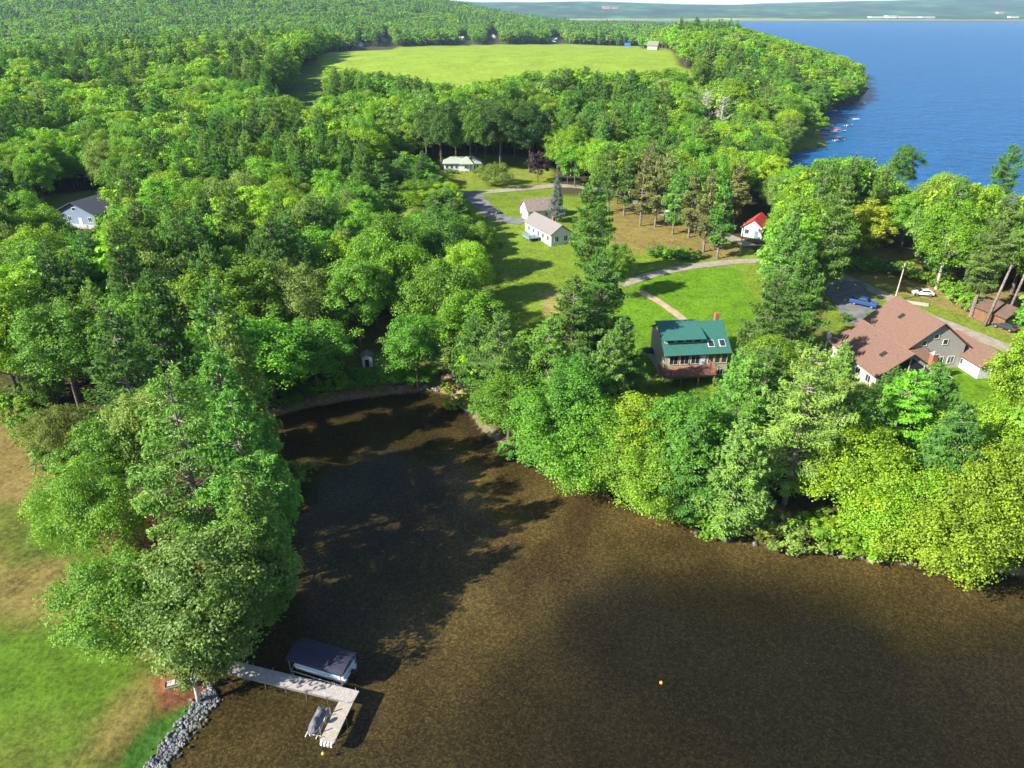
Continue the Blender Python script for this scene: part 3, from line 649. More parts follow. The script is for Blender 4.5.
# distant mill on the far shore, and a few pale buildings
def mill(x, y, sizes, name, lab, wm, rm):
    t = thing(name, lab, 'building', (x, y, hz(x, y)-1), 0)
    for (a, w, d, h_) in sizes: MB().box(a, 0, -6, a+w, d, h_).build('wall', wm, t); MB().box(a-2, -2, h_, a+w+2, d+2, h_+3).build('roof', rm, t)
fy = 5600
M_PALEROOF = mat('pale_roof', (.5, .48, .46), .6); M_REDWALL = mat('red_brick_wall', (.45, .2, .16), .8)
mill((868-512)/FPX*fy*.9, fy, [(0, 90, 60, 9), (118, 60, 70, 14), (190, 130, 50, 10), (350, 90, 60, 8)], 'mill', 'long pale industrial mill on the far shore of the lake', M_WHITE, M_PALEROOF)
mill((602-512)/FPX*7200*.9, 7200, [(0, 60, 60, 18), (70, 60, 40, 13)], 'mill', 'pale pink-roofed mill buildings on the hillside beyond the marsh', M_REDWALL, M_PALEROOF)
mill((1006-512)/FPX*5900*.9, 5900, [(0, 60, 40, 10)], 'warehouse', 'small white warehouse near the right end of the far shore', M_WHITE, M_PALEROOF)
mill((993-512)/FPX*6500*.9, 6500, [(0, 40, 40, 12)], 'warehouse', 'small red-walled building on the far hillside above the white warehouse', M_REDWALL, M_PALEROOF)

# ------------------------------------------------------------------ vehicles, dock, boats, poles
def wheel(root, x, y, r=.38, w=.26):
    t = MB().tube([(x, y-w/2, r), (x, y+w/2, r)], r, 16).build('wheel', M_RUBBER, root)
    MB().tube([(x, y-w/2-.01, r), (x, y+w/2+.01, r)], r*.55, 10).build('rim', M_METAL, t)
def car(name, label, cat, loc, rz, paint, pickup=False):
    t = thing(name, label, cat, loc, rz); W = .95 if not pickup else 1.0
    if pickup:
        MB().prism([(-2.8, .55), (2.75, .5), (2.85, .95), (2.7, 1.15), (1.2, 1.25), (-2.8, 1.25)], -W, W).build('body', paint, t, bevel=.06)
        MB().prism([(-1.0, 1.25), (-.85, 1.85), (.55, 1.87), (1.3, 1.25)], -W+.1, W-.1).build('cab', paint, t, bevel=.08)
        MB().prism([(-.9, 1.29), (-.8, 1.74), (.5, 1.76), (1.05, 1.29)], -W+.07, W-.07).prism([(.62, 1.8), (1.27, 1.27), (1.3, 1.29), (.66, 1.83)], -W+.2, W-.2).build('windows', M_GLASS, t)
        MB().box(-2.7, -W+.12, 1.24, -1.1, W-.12, 1.262).build('bed_liner', M_DARK, t)
        MB().box(-2.8, -W+.06, 1.25, -1.0, -W+.14, 1.36).box(-2.8, W-.14, 1.25, -1.0, W-.06, 1.36).box(-2.8, -W+.06, 1.25, -2.7, W-.06, 1.36).build('bed_rail', paint, t)
        xs = (-1.75, 1.85)
    else:
        MB().prism([(-2.2, .4), (2.2, .38), (2.3, .75), (1.1, .98), (-2.0, 1.02), (-2.25, .85)], -.88, .88).build('body', paint, t, bevel=.08)
        MB().prism([(-1.9, 1.0), (-1.3, 1.48), (.2, 1.5), (1.05, .98)], -.74, .74).build('cabin', paint, t, bevel=.08)
        MB().prism([(-1.65, 1.03), (-1.2, 1.4), (.15, 1.42), (.8, 1.03)], -.77, .77).prism([(.28, 1.46), (1.0, 1.01), (1.05, 1.04), (.33, 1.5)], -.66, .66).build('windows', M_GLASS, t)
        xs = (-1.4, 1.4)
    for x in xs:
        for y in (-.8, .8): wheel(t, x, y)
    fx = 2.82 if pickup else 2.27; z = .85 if pickup else .68
    for y in (-.65, .65):
        MB().box(fx-.08, y-.18, z-.09, fx+.02, y+.18, z+.09).build('headlight', M_WHITE, t)
        MB().box(-fx-.02, y-.12, z-.05, -fx+.1, y+.12, z+.2).build('tail_light', M_REDROOF, t)
M_BLUECAR = mat('blue_car_paint', (.012, .055, .20), .35, coat=1); M_WHITECAR = mat('white_car_paint', (.7, .7, .7), .3, coat=1)
M_DKCAR = mat('dark_car_paint', (.03, .035, .045), .3, coat=1)
def atpx(px, py, dz=0.0, up=0): x, y = GT(px, py, up); return (x, y, hz(x, y)+dz)
car('pickup_truck', 'blue pickup truck parked on the grass between the drive and the gravel road', 'pickup', atpx(863, 306), R_(-38), M_BLUECAR, True)
car('parked_car', 'white car parked on the dry grass beyond the gravel road', 'car', atpx(922, 296), R_(170), M_WHITECAR)
car('parked_car', 'dark car parked beside the brown cabin at the right edge', 'car', atpx(1004, 330), R_(120), M_DKCAR)
car('parked_car', 'white car parked by the road under the trees above the brown meadow', 'car', atpx(664, 213), R_(-30), M_WHITECAR)
car('parked_car', 'dark car standing on the shaded drive left of the white outbuilding', 'car', atpx(493, 213), R_(-20), M_DKCAR)
# lumber stack
lu = thing('lumber_stack', 'low stack of grey boards lying on the dry grass beside the utility pole', 'lumber', atpx(917, 305), R_(-25))
for i in range(6): MB().box(-2.2, -.8+i*.28, .1+.03*(i % 2), 2.2, -.56+i*.28, .2+.05*(i % 3)).build('board', M_GREYSIDE, lu)
for x in (-1.4, 1.4): MB().box(x-.1, -.9, -.05, x+.1, .95, .1).build('bearer', M_GREYSIDE, lu)
M_POLE = mat('pole_wood', (.42, .36, .30), .9, var=.2, scale=3)
def pole(px, py, hh, lab, lean=0, light=False, rz=0.6):
    x, y, z = atpx(px, py); t = thing('utility_pole', lab, 'utility pole', (x, y, z-.3), rz, 'utility poles along the roads')
    MB().tube([(0, 0, 0), (lean, 0, hh)], [.17, .11], 8).build('shaft', M_POLE, t)
    MB().box(lean-.9, -.06, hh-.9, lean+.9, .06, hh-.76).build('crossarm', M_POLE, t)
    for a in (-.8, 0, .8): MB().tube([(lean+a, 0, hh-.76), (lean+a, 0, hh-.5)], .06, 6).build('insulator', M_STONE, t)
    return (x, y, z+hh-.9)
p1 = pole(894, 302, 9.0, 'pale leaning utility pole beside the gravel road behind the brown-roofed house', .6)
p2 = pole(740, 252, 8.0, 'utility pole at the near corner of the brown meadow')
p3 = pole(704, 233, 8.0, 'utility pole among the thin pines at the edge of the brown meadow')
p4 = pole(664, 221, 8.0, 'utility pole at the far left of the brown meadow by the road')
def wire(a, b_, lab):
    m = [(Vector(a).lerp(Vector(b_), t/10)-Vector((0, 0, 1.0*4*(t/10)*(1-t/10)))) for t in range(11)]
    tag(MB().tube(m, .022, 4).build('power_line', M_BLACKPL), lab, 'power line', 'power lines')
wire(p3, p2, 'thin wire sagging between the two poles nearest the red-roofed cottage')
wire(p4, p3, 'thin wire sagging between poles along the far edge of the brown meadow')
wire(p1, (p1[0]+42, p1[1]-36, p1[2]+1), 'thin wire running right from the pale leaning pole into the trees')

# dock
M_PLANK = banded('grey_planks', (.33, .30, .285), (.19, .175, .17), 'X', 3.2, .85, 0, .1)
M_PLANK2 = banded('pale_planks', (.33, .295, .255), (.22, .20, .18), 'X', 3.2, .85, 0, .1)
ax, ay = G0(229, 666, .8); bx_, by_ = G0(352, 696, .8); cx_, cy_ = G0(330, 742, .8)
dock = thing('dock', 'long grey plank dock bent into an L, reaching from the stony bank into the cove', 'dock', (ax, ay, 0), math.atan2(by_-ay, bx_-ax))
L1 = math.hypot(bx_-ax, by_-ay)
MB().box(-.6, -.75, .62, L1+.4, .75, .74).build('walkway', M_PLANK, dock)
MB().box(-.6, -.79, .5, L1+.4, -.75, .745).box(-.6, .75, .5, L1+.4, .79, .745).build('side_rail', M_METAL, dock)
ang = math.atan2(cy_-by_, cx_-bx_)-math.atan2(by_-ay, bx_-ax); L2 = math.hypot(cx_-bx_, cy_-by_)
mb = MB(); mb.M = Matrix.Translation((L1-.35, 0, 0)) @ Matrix.Rotation(ang, 4, 'Z'); mb.box(.78, -.72, .62, L2, .72, .735); mb.build('end_platform', M_PLANK2, dock)
lg = []
for k in range(7):
    for s in (-1, 1): MB().tube([(k*L1/6, s*.82, -1.3), (k*L1/6, s*.82, 1.05)], .04, 6).build('leg', M_METAL, dock)
for k in (2.2, 4.4):
    for s in (-1, 1):
        m2 = MB(); m2.M = mb.M; m2.tube([(k*L2/4.6, s*.78, -1.3), (k*L2/4.6, s*.78, 1.05)], .04, 6).build('leg', M_METAL, dock)
m2 = MB(); m2.M = mb.M
for yy in (-.5, -.17, .17, .5): m2.box(L2, yy-.09, .35, L2+.28, yy+.09, .72)
m2.build('bumper', M_WHITE, dock)
rb = thing('bench', 'small white slatted bench standing at the shore end of the dock', 'bench', (ax+.5, ay+1.3, .74), R_(-10))
for y in (0, .14, .28): MB().box(-.8, y-.05, .42, .8, y+.05, .46).build('slat', M_WHITE, rb)
for z in (.6, .75, .9): MB().box(-.8, .38, z-.04, .8, .42, z+.04).build('backrest', M_WHITE, rb)
for x in (-.7, .7): MB().box(x-.04, -.05, -.3, x+.04, .03, .42).box(x-.04, .34, -.3, x+.04, .38, .94).build('leg', M_WHITE, rb)
bu = thing('mooring_buoy', 'small yellow buoy floating at the outer end of the dock', 'buoy', (*G0(323, 754), 0), 0)
MB().ball((0, 0, .06), .16, 12, 8).build('float', mat('yellow_plastic', (.75, .5, .03), .4), bu, smooth=True); MB().tube([(0, 0, .3), (0, 0, .42)], .04, 6).build('ring', M_METAL, bu)
bu = thing('mooring_buoy', 'tiny orange-yellow buoy floating alone in the middle of the brown cove', 'buoy', (*G0(661, 683), 0), 0)
MB().ball((0, 0, .06), .17, 12, 8).build('float', mat('orange_plastic', (.8, .32, .03), .4), bu, smooth=True); MB().tube([(0, 0, .2), (0, 0, .32)], .03, 6).build('ring', M_METAL, bu)
# boat lift with canopy and pontoon boat
M_NAVY = mat('navy_canvas', (.022, .022, .05), .75, rgb2=(.018, .018, .038), scale=1.2, bump=.3)
M_GREYCANVAS = mat('grey_canvas', (.16, .16, .19), .8, rgb2=(.09, .09, .11), scale=1.5, bump=.4)
c0 = G0(288, 668, .5); c1 = G0(347, 686, .5); th = math.atan2(c1[1]-c0[1], c1[0]-c0[0])
bl = thing('boat_lift', 'boat lift under a dark navy canvas canopy standing beside the dock', 'boat lift', (c0[0], c0[1], 0), th)
LL = 6.7; prof = [(-.1, 1.75), (-.1, 2.0), (.35, 2.2), (1.0, 2.38), (1.45, 2.42), (1.9, 2.38), (2.55, 2.2), (3.0, 2.0), (3.0, 1.75), (2.95, 1.75), (2.95, 1.98), (2.5, 2.15), (1.9, 2.32), (1.45, 2.36), (1.0, 2.32), (.4, 2.15), (-.05, 1.98), (-.05, 1.75)]
MB().prism(prof, 0, LL, axis='X').build('canopy', M_NAVY, bl, smooth=False)
fr_ = MB()
for x in (.3, LL-.3):
    for y in (0, 2.9): MB().tube([(x, y, -1.2), (x, y, 1.95)], .05, 6).build('leg', M_METAL, bl)
    fr_.tube([(x, 0, .25), (x, 2.9, .25)], .05, 6)
for y in (0, 2.9): fr_.tube([(.3, y, 1.8), (LL-.3, y, 1.8)], .04, 6); fr_.tube([(.3, y, .25), (LL-.3, y, .25)], .05, 6)
fr_.build('frame', M_METAL, bl)
pb = thing('pontoon_boat', 'pontoon boat with pale blue-white sides on the lift beneath the navy canopy', 'boat', (c0[0]+math.cos(th)*.5, c0[1]+math.sin(th)*.5, 0), th)
for y in (.55, 2.35): MB().tube([(-.2, y, .5), (.3, y, .42), (6.2, y, .42)], [.06, .3, .3], 12).build('pontoon', M_METAL, pb, smooth=True)
MB().box(.0, .3, .72, 6.2, 2.6, .8).build('deck', M_WHITE, pb)
M_PALEBLUE = mat('pale_blue_panel', (.42, .55, .68), .4)
MB().box(.2, .32, .85, 6.0, .36, 1.4).box(.2, 2.54, .85, 6.0, 2.58, 1.4).box(.2, .36, .85, .24, 2.54, 1.4).box(5.96, .36, .85, 6.0, 2.54, 1.4).build('side_panel', M_PALEBLUE, pb)
for x in (.5, 4.4): MB().box(x, .45, .8, x+1.2, 1.0, 1.2).box(x, 1.9, .8, x+1.2, 2.45, 1.2).build('seat', M_CREAM, pb)
mo = MB().box(6.25, 1.25, .5, 6.8, 1.65, 1.2).build('outboard_motor', M_BLACKPL, pb, bevel=.08); MB().tube([(6.5, 1.45, .5), (6.5, 1.45, -.2)], .08, 6).build('shaft', M_BLACKPL, mo)
# personal watercraft on its lift
j0 = G0(317, 722, .6); jth = ang+dock.rotation_euler.z
def hull(mb, L, W, hgt, z0, sheer=.15, n=12, bow=.55):
    """boat hull with a pointed bow at +X"""
    rings = []
    for i in range(n+1):
        t = i/n; w = W/2*(1 if t < bow else max(.02, math.sqrt(max(0, 1-((t-bow)/(1-bow))**2.0)))); x = -L/2+L*t; up = sheer*max(0, t-.4)**2*3
        rings.append([(x, -w, z0+hgt+up), (x, -w*.92, z0+hgt*.45+up), (x, -w*.35, z0+up*1.2), (x, w*.35, z0+up*1.2), (x, w*.92, z0+hgt*.45+up), (x, w, z0+hgt+up)])
    vs = [p for r_ in rings for p in r_]; fs = [(i*6+k, i*6+k+1, (i+1)*6+k+1, (i+1)*6+k) for i in range(n) for k in range(5)]
    fs += [tuple(range(5, -1, -1)), tuple(range(n*6, n*6+6))]
    mb._add(vs, fs); return rings
jl = thing('watercraft_lift', 'small aluminium watercraft lift against the inner side of the dock end', 'boat lift', (j0[0], j0[1], 0), jth)
f_ = MB()
for y in (-.55, .55): f_.tube([(-1.5, y, .28), (1.5, y, .28)], .06, 6)
for x in (-1.1, 1.1): f_.tube([(x, -.55, .22), (x, .9, .22)], .05, 6)
f_.build('cradle', M_WHITE, jl)
for x in (-1.1, 1.1): MB().tube([(x, .9, -1.2), (x, .9, 1.5)], .06, 6).build('leg', M_METAL, jl)
hw = MB().tube([(0, .9, 1.2), (0, .96, 1.2)], .3, 14).build('winch_wheel', M_METAL, jl)
jk = thing('personal_watercraft', 'personal watercraft under a grey fitted cover on its lift by the dock end', 'watercraft', (j0[0], j0[1], .32), jth)
m_ = MB(); hull(m_, 3.1, 1.15, .42, 0); m_.build('hull', M_WHITE, jk, smooth=False)
m_ = MB(); pr = [(-1.5, .45), (-1.3, .62), (-.9, .88), (-.1, .92), (.25, 1.15), (.5, 1.18), (.75, .9), (1.2, .66), (1.5, .55)]
rings = []
for x, z in pr:
    w = .56*math.sqrt(max(.04, 1-(max(0, x-.1)/1.5)**2)); rings.append([(x, -w, .42), (x, -w*.85, .55), (x, -w*.35, z*.92), (x, 0, z), (x, w*.35, z*.92), (x, w*.85, .55), (x, w, .42)])
m_._add([p for r_ in rings for p in r_], [(i*7+k, i*7+k+1, (i+1)*7+k+1, (i+1)*7+k) for i in range(len(pr)-1) for k in range(6)]+[(6, 5, 4, 3, 2, 1, 0), tuple(range((len(pr)-1)*7, len(pr)*7))])
m_.build('cover', M_GREYCANVAS, jk)
# small things on the bank
def rowboat(px, py, rz, lab, m, L=4.2, W=1.4, z=None, name='rowing_boat', cat='boat', group=None, seats=2, water=False):
    x, y = G0(px, py) if water else GT(px, py); zz = 0 if water else hz(x, y)
    t = thing(name, lab, cat, (x, y, zz+(-.12 if water else .03)), R_(rz), group); m_ = MB(); hull(m_, L, W, .5, 0); m_.build('hull', m, t)
    m_ = MB(); hull(m_, L*.9, W*.82, .02, .505); m_.build('well', M_STONE, t)
    for k in range(seats): MB().box(-L*.3+k*L*.3, -W*.4, .53, -L*.3+k*L*.3+.28, W*.4, .56).build('thwart', M_CREAM, t)
    return t
rowboat(184, 687, 18, 'white canoe lying on the red soil above the rocks', M_WHITE, 3.2, .8, name='canoe', cat='canoe', seats=1)
pl = thing('landing_platform', 'small grey plank landing at the foot of the bank near the beach', 'landing', (*G0(472, 410), 0.0), R_(22))
MB().box(-1.5, -.55, .3, 1.5, .55, .42).build('planks', M_PLANK, pl)
for x in (-1.3, 1.3):
    for y in (-.45, .45): MB().tube([(x, y, -.7), (x, y, .3)], .06, 6).build('leg', M_POLE, pl)
cr = thing('fire_pit', 'round stone fire pit on the shaded ground near the garden shed', 'fire pit', atpx(396, 362), 0)
MB().tube([(0, 0, 0), (0, 0, .35)], [.75, .65], 14).build('ring', M_STONE, cr); MB().tube([(0, 0, .3), (0, 0, .37)], .5, 12).build('ash', M_DARK, cr)
du = thing('patio_umbrella', 'open black patio umbrella beside the left wall of the green-roofed house', 'umbrella', (26.2, 124.0, hz(26.2, 124)), 0)
MB().tube([(0, 0, 0), (0, 0, 2.6)], .04, 6).build('pole', M_METAL, du); MB().tube([(0, 0, 2.15), (0, 0, 2.45), (0, 0, 2.75)], [1.5, .9, .05], 10).build('canopy', M_NAVY, du)
# lawn chairs right of the green house
def chair(px, py, rz, m, lab):
    t = thing('lawn_chair', lab, 'lawn chair', atpx(px, py), R_(rz), 'lawn chairs right of the green-roofed house')
    MB().quad([(-.3, -.3, .42), (.3, -.3, .42), (.3, .3, .32), (-.3, .3, .32)], .05).build('seat', m, t)
    MB().quad([(-.3, .28, .34), (.3, .28, .34), (.3, .62, 1.05), (-.3, .62, 1.05)], .05).build('backrest', m, t)
    for s in (-1, 1): MB().box(s*.36-.06, -.35, .56, s*.36+.06, .4, .6).build('armrest', m, t); MB().box(s*.34-.03, -.33, -.02, s*.34+.03, -.27, .56).build('leg', m, t); MB().box(s*.34-.03, .3, -.02, s*.34+.03, .36, .56).build('leg', m, t)
chair(744, 331, 200, M_DECK, 'cedar lawn chair on the grass right of the green-roofed house'); chair(756, 327, 160, mat('orange_chair', (.6, .2, .08), .6), 'orange lawn chair under the trees right of the green-roofed house')
# boats, rafts and docks on the big lake
def small_dock(px0, px1, w, lab):
    a = G0(*px0); b_ = G0(*px1); L = math.hypot(b_[0]-a[0], b_[1]-a[1]); t = thing('dock', lab, 'dock', (a[0], a[1], 0), math.atan2(b_[1]-a[1], b_[0]-a[0]), 'docks on the big lake')
    MB().box(0, -w/2, .5, L, w/2, .62).build('planks', M_PLANK2, t)
    for k in range(4):
        for s in (-1, 1): MB().tube([(L*(k+.5)/4, s*w/2, -1), (L*(k+.5)/4, s*w/2, .8)], .06, 5).build('leg', M_POLE, t)
small_dock((786, 144), (812, 144.5), 2, 'long pale dock at the inlet below the round lakeside tree')
small_dock((814, 134), (828, 135), 1.6, 'short dock just right of the round lakeside tree')
small_dock((822, 110.5), (836, 112), 1.6, 'dock leading to the white boat under the point trees')
small_dock((820, 129), (840, 131), 2.4, 'dock beside the red-and-white moored boat')
small_dock((853, 103), (866, 104), 1.6, 'shaded dock at the tip of the wooded point')
small_dock((823, 125.5), (834, 126), 1.4, 'narrow dock just above the red-and-white moored boat')
def lake_boat(px, py, rz, lab, top, L=6.5):
    L = L*1.2
    t = rowboat(px, py, rz, lab, M_WHITE, L, 2.3, water=True, name='motor_boat', group='boats moored on the big lake')
    MB().prism([(-.2, .5), (.1, 1.1), (1.1, .6)], -.8, .8).build('windscreen', M_GLASS, t)
    if top:
        f = MB().box(-2.0, -1.1, 1.95, .8, 1.1, 2.05).build('canopy', top, t)
        for x in (-1.9, .7):
            for s in (-1, 1): MB().tube([(x, s*1.0, .5), (x, s*1.0, 1.95)], .04, 5).build('strut', M_METAL, f)
    MB().box(-L/2-.5, -.25, .1, -L/2, .25, 1.1).build('outboard_motor', M_BLACKPL, t)
lake_boat(831, 111, 10, 'white boat with a pale canopy moored under the wooded point', M_WHITE, 8)
lake_boat(849, 125.5, 30, 'small white boat second from the outermost mooring on the big lake', None, 5.5)
lake_boat(838, 131.5, 5, 'white boat with a red canopy moored off the round lakeside tree', M_REDROOF, 8)
lake_boat(839, 140.5, 20, 'white boat with a blue canopy moored nearest the lakeside inlet', M_BLUESIDE, 6)
lake_boat(813, 145.5, 8, 'white boat lying along the pale dock in the inlet', None, 9)
lake_boat(858, 97.5, 0, 'dark-canopied boat moored at the tip of the wooded point', M_NAVY, 6)
lake_boat(801, 24.2, 0, 'tiny white boat far out near the opposite shore of the lake', None, 14)
def raft(px, py, lab):
    t = thing('swim_raft', lab, 'raft', (*G0(px, py), 0), .2); MB().box(-2, -1.3, .25, 2, 1.3, .4).build('planks', M_WHITE, t)
    for s in (-1, 1): MB().tube([(-1.9, s*.9, .05), (1.9, s*.9, .05)], .22, 8).build('float', M_METAL, t)
raft(856, 119.5, 'pale swim raft floating farthest out from the lakeside docks')

# ------------------------------------------------------------------ trees
def leaves(C, N, size, aspect, rng, D=None):
    """one small four-sided leaf spray per centre; D: preferred long direction"""
    n = len(C); N = N/np.linalg.norm(N, axis=1, keepdims=True)
    A = rng.normal(size=(n, 3)) if D is None else D+rng.normal(size=(n, 3))*.25
    U = A-N*np.sum(A*N, 1, keepdims=True); U /= np.linalg.norm(U, axis=1, keepdims=True)+1e-9
    W = np.cross(N, U); s = (size*rng.uniform(.65, 1.3, n))[:, None]
    p0 = C-U*s*.5; p2 = C+U*s*.5; m = C+U*s*.08
    p1 = m-W*s*.5*aspect+N*s*.12; p3 = m+W*s*.5*aspect+N*s*.12
    V = np.stack([p0, p1, p2, p3], 1).reshape(-1, 3)
    return V, np.arange(4*n).reshape(-1, 4)
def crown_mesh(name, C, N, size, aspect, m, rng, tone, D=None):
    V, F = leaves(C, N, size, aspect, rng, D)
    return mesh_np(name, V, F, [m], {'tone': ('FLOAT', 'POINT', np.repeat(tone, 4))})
def unit(v): return v/(np.linalg.norm(v, axis=-1, keepdims=True)+1e-9)
def broadleaf(seed, Ht, R, ncl, nleaf, ls, low=.22, flat=1.0, bark=None, limbs=8, m=None, sparse=1.0):
    rng = np.random.default_rng(seed); rd = random.Random(seed)
    zb = Ht*low; zc = zb+(Ht-zb)*.52; rz = (Ht-zb)*.48
    lob = rng.uniform(0, 6.28, 3); cl = []; i = 0
    ncl = int(ncl*1.7)
    while len(cl) < ncl:
        i += 1
        if i > ncl*8: break
        u = unit(rng.normal(size=3))
        if u[2] < -.75: continue
        az = math.atan2(u[1], u[0]); k = 1+.22*math.sin(2*az+lob[0])+.17*math.sin(3*az+lob[1]+1.5*u[2])+.12*math.sin(5*az+lob[2]+3*u[2])
        rr = rng.uniform(.70, 1.0) if rng.random() > .22 else rng.uniform(.3, .7)
        w = math.sqrt(max(0, 1-u[2]**2))**.85
        c = np.array((math.cos(az)*w*R*rr*k, math.sin(az)*w*R*rr*k, zc+u[2]*rz*rr*flat))
        cl.append((c, R*rng.uniform(.09, .235)))
    C = []; N = []; T = []; tot = sum(r**1.6 for _, r in cl)
    for c, r in cl:
        n = max(4, int(nleaf*r**1.6/tot)); d = rng.normal(size=(n, 3)); out = unit(c-np.array((0, 0, zc-rz*.4)))
        d = unit(unit(d)+out*.35+np.array((0, 0, .28)))
        q = d*r*rng.uniform(.25, 1.45, (n, 1))*np.array((1.15, 1.15, rng.uniform(.45, .85))); q[:, 2] -= (q[:, 0]**2+q[:, 1]**2)/(r*2.2)*.35
        C.append(c+q); N.append(d*.75+np.array((0, 0, .45))+rng.normal(size=(n, 3))*.42); T.append(np.clip(rng.normal(.5, .16, n)+rng.normal(0, .13), 0, 1))
    cm = crown_mesh('crown', np.concatenate(C), np.concatenate(N), ls, .72, m or M_LEAF, rng, np.concatenate(T))
    tb = MB(); rt = max(.10, Ht*.016)
    lean = (rd.uniform(-.3, .3), rd.uniform(-.3, .3))
    tb.tube([(0, 0, -.6), (lean[0]*.3, lean[1]*.3, zb), (lean[0], lean[1], zc+rz*.45)], [rt*1.25, rt*.85, rt*.3], 7)
    for c, r in rd.sample(cl, min(limbs, len(cl))):
        z0 = zb+(c[2]-zb)*rd.uniform(.15, .5); z0 = max(zb*.9, z0); f = min(1, z0/(zc+rz*.45)); a = (lean[0]*f, lean[1]*f, z0)
        mid = ((a[0]+c[0])*.55, (a[1]+c[1])*.55, (z0+c[2])*.5+.3); tb.tube([a, mid, tuple(c)], [rt*.5, rt*.3, rt*.12], 5, False)
    return cm, tb.mesh('trunk', bark or M_BARK), (R, zc, rz)
def conifer(seed, Ht, R, nleaf, ls, low=.12, whorl=.9, m=None, bark=None, droop=.1, peak=.3, sparse=.12, asp=.30, tier=5, pw=.9, bare=0, fuzz=1.0):
    rng = np.random.default_rng(seed); tb = MB(); rt = Ht*.015
    tb.tube([(0, 0, -.6), (.1, 0, Ht*.5), (0, .1, Ht*.99)], [rt*1.25, rt*.8, .03], 7)
    br = []; z = Ht*low
    while z < Ht*.985:
        t = (z/Ht-low)/(1-low); pr = (.55+.45*t/peak) if t < peak else (1-(t-peak)/(1-peak))**pw
        nb = tier if t < .9 else 4
        a0 = rng.uniform(0, 6.28)
        for k in range(nb):
            if rng.random() < sparse: continue
            L = R*max(.07, pr)*rng.uniform(.62, 1.18); az = a0+6.283*k/nb+rng.uniform(-.35, .35); rise = rng.uniform(.02, .30)+.45*t*t-droop
            br.append((z+rng.uniform(-.3, .3), az, L, rise))
        z += whorl*(.55+.45*(1-t))*rng.uniform(.8, 1.2)
    if bare:
        for _ in range(bare):
            z0 = rng.uniform(.08, .55)*Ht; az = rng.uniform(0, 6.28); L = R*rng.uniform(.3, .8)
            tb.tube([(0, 0, z0), (math.cos(az)*L*.6, math.sin(az)*L*.6, z0+.1*L), (math.cos(az)*L, math.sin(az)*L, z0+.35*L)], [.07, .045, .015], 4, False)
    tot = sum(b[2]**1.5 for b in br); C = []; N = []; D = []; T = []
    for z0, az, L, rise in br:
        dx = np.array((math.cos(az), math.sin(az), 0)); sd = np.array((-math.sin(az), math.cos(az), 0)); n = max(4, int(nleaf*L**1.5/tot))
        s = .25+.75*rng.random(n)**.6; lat = rng.normal(size=n)*.25*L*np.minimum(1, 1.25*(1.12-s))*1.2
        cs = np.round(s*L/.55)*.55/L; s = s*.45+cs*.55
        P = dx*(s*L)[:, None]+sd*lat[:, None]; P[:, 2] = z0+rise*s*s*L+rng.normal(size=n)*.2*fuzz-np.abs(lat)*.12
        C.append(P); dd = dx*1.0+sd*np.sign(lat)[:, None]*.7+np.array((0, 0, .35)); D.append(np.broadcast_to(dd, (n, 3)))
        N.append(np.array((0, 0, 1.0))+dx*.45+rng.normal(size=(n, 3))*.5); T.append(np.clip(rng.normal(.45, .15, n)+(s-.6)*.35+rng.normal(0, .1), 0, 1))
        if L > 1.2 and rng.random() < .8: tb.tube([(0, 0, z0), tuple(dx*L*.5+np.array((0, 0, z0+rise*.25*L))), tuple(dx*L*.92+np.array((0, 0, z0+rise*.85*L)))], [rt*.33, rt*.2, .02], 4, False)
    cm = crown_mesh('crown', np.concatenate(C), np.concatenate(N), ls, asp, m or M_NEEDLE, rng, np.concatenate(T), np.concatenate(D))
    return cm, tb.mesh('trunk', bark or M_BARKP), (R, Ht*.5, Ht*.46)
def dead_tree(seed, Ht, R):
    rd = random.Random(seed); tb = MB(); tb.tube([(0, 0, -.5), (.2, 0, Ht*.5), (.1, .1, Ht)], [.22, .14, .02], 6)
    c = MB()
    for i in range(46):
        z0 = Ht*(.22+.72*i/46); az = rd.uniform(0, 6.28); L = R*(1-.6*i/46)*rd.uniform(.5, 1.1); e = (math.cos(az)*L, math.sin(az)*L, z0+L*.55)
        mid = (e[0]*.5, e[1]*.5, z0+L*.15); c.tube([(0, 0, z0), mid, e], [.09, .055, .02], 4, False)
        for _ in range(5):
            q = rd.uniform(.4, 1); b0 = (e[0]*q, e[1]*q, z0+L*.55*q*q); c.tube([b0, (b0[0]+rd.uniform(-1, 1), b0[1]+rd.uniform(-1, 1), b0[2]+rd.uniform(.4, 1.4))], [.035, .012], 3, False)
    return c.mesh('branches', M_BIRCH), tb.mesh('trunk', M_BIRCH), (R, Ht*.6, Ht*.4)
# prototypes: near meshes, and coarser ones for the distant woods. size normalised to the given height/radius
NEAR_B = [broadleaf(11, 16, 5.2, 120, 24000, 0.31), broadleaf(12, 18, 5.0, 105, 22400, 0.31, low=.26), broadleaf(13, 15, 6.2, 130, 25600, 0.32, low=.18),
          broadleaf(14, 20, 5.4, 120, 24000, 0.32, low=.3), broadleaf(15, 14, 4.4, 90, 19200, 0.29, low=.14), broadleaf(16, 17, 5.8, 95, 19200, 0.32, low=.25, bark=M_BIRCH)]
NEAR_P = [conifer(21, 23, 5.0, 26000, .46, low=.10, bare=14, pw=.72), conifer(22, 26, 5.6, 27000, .48, low=.14, bare=18, sparse=.2, pw=.66), conifer(23, 20, 4.4, 20000, .44, low=.08, whorl=.8, pw=.75),
          conifer(24, 24, 5.2, 20000, .48, low=.28, sparse=.25, peak=.45, bare=20, pw=.6)]
WIDE_B = [broadleaf(17, 14, 7.2, 170, 33600, 0.31, low=.10, limbs=14), broadleaf(18, 15, 6.8, 150, 32000, 0.30, low=.12, limbs=14)]
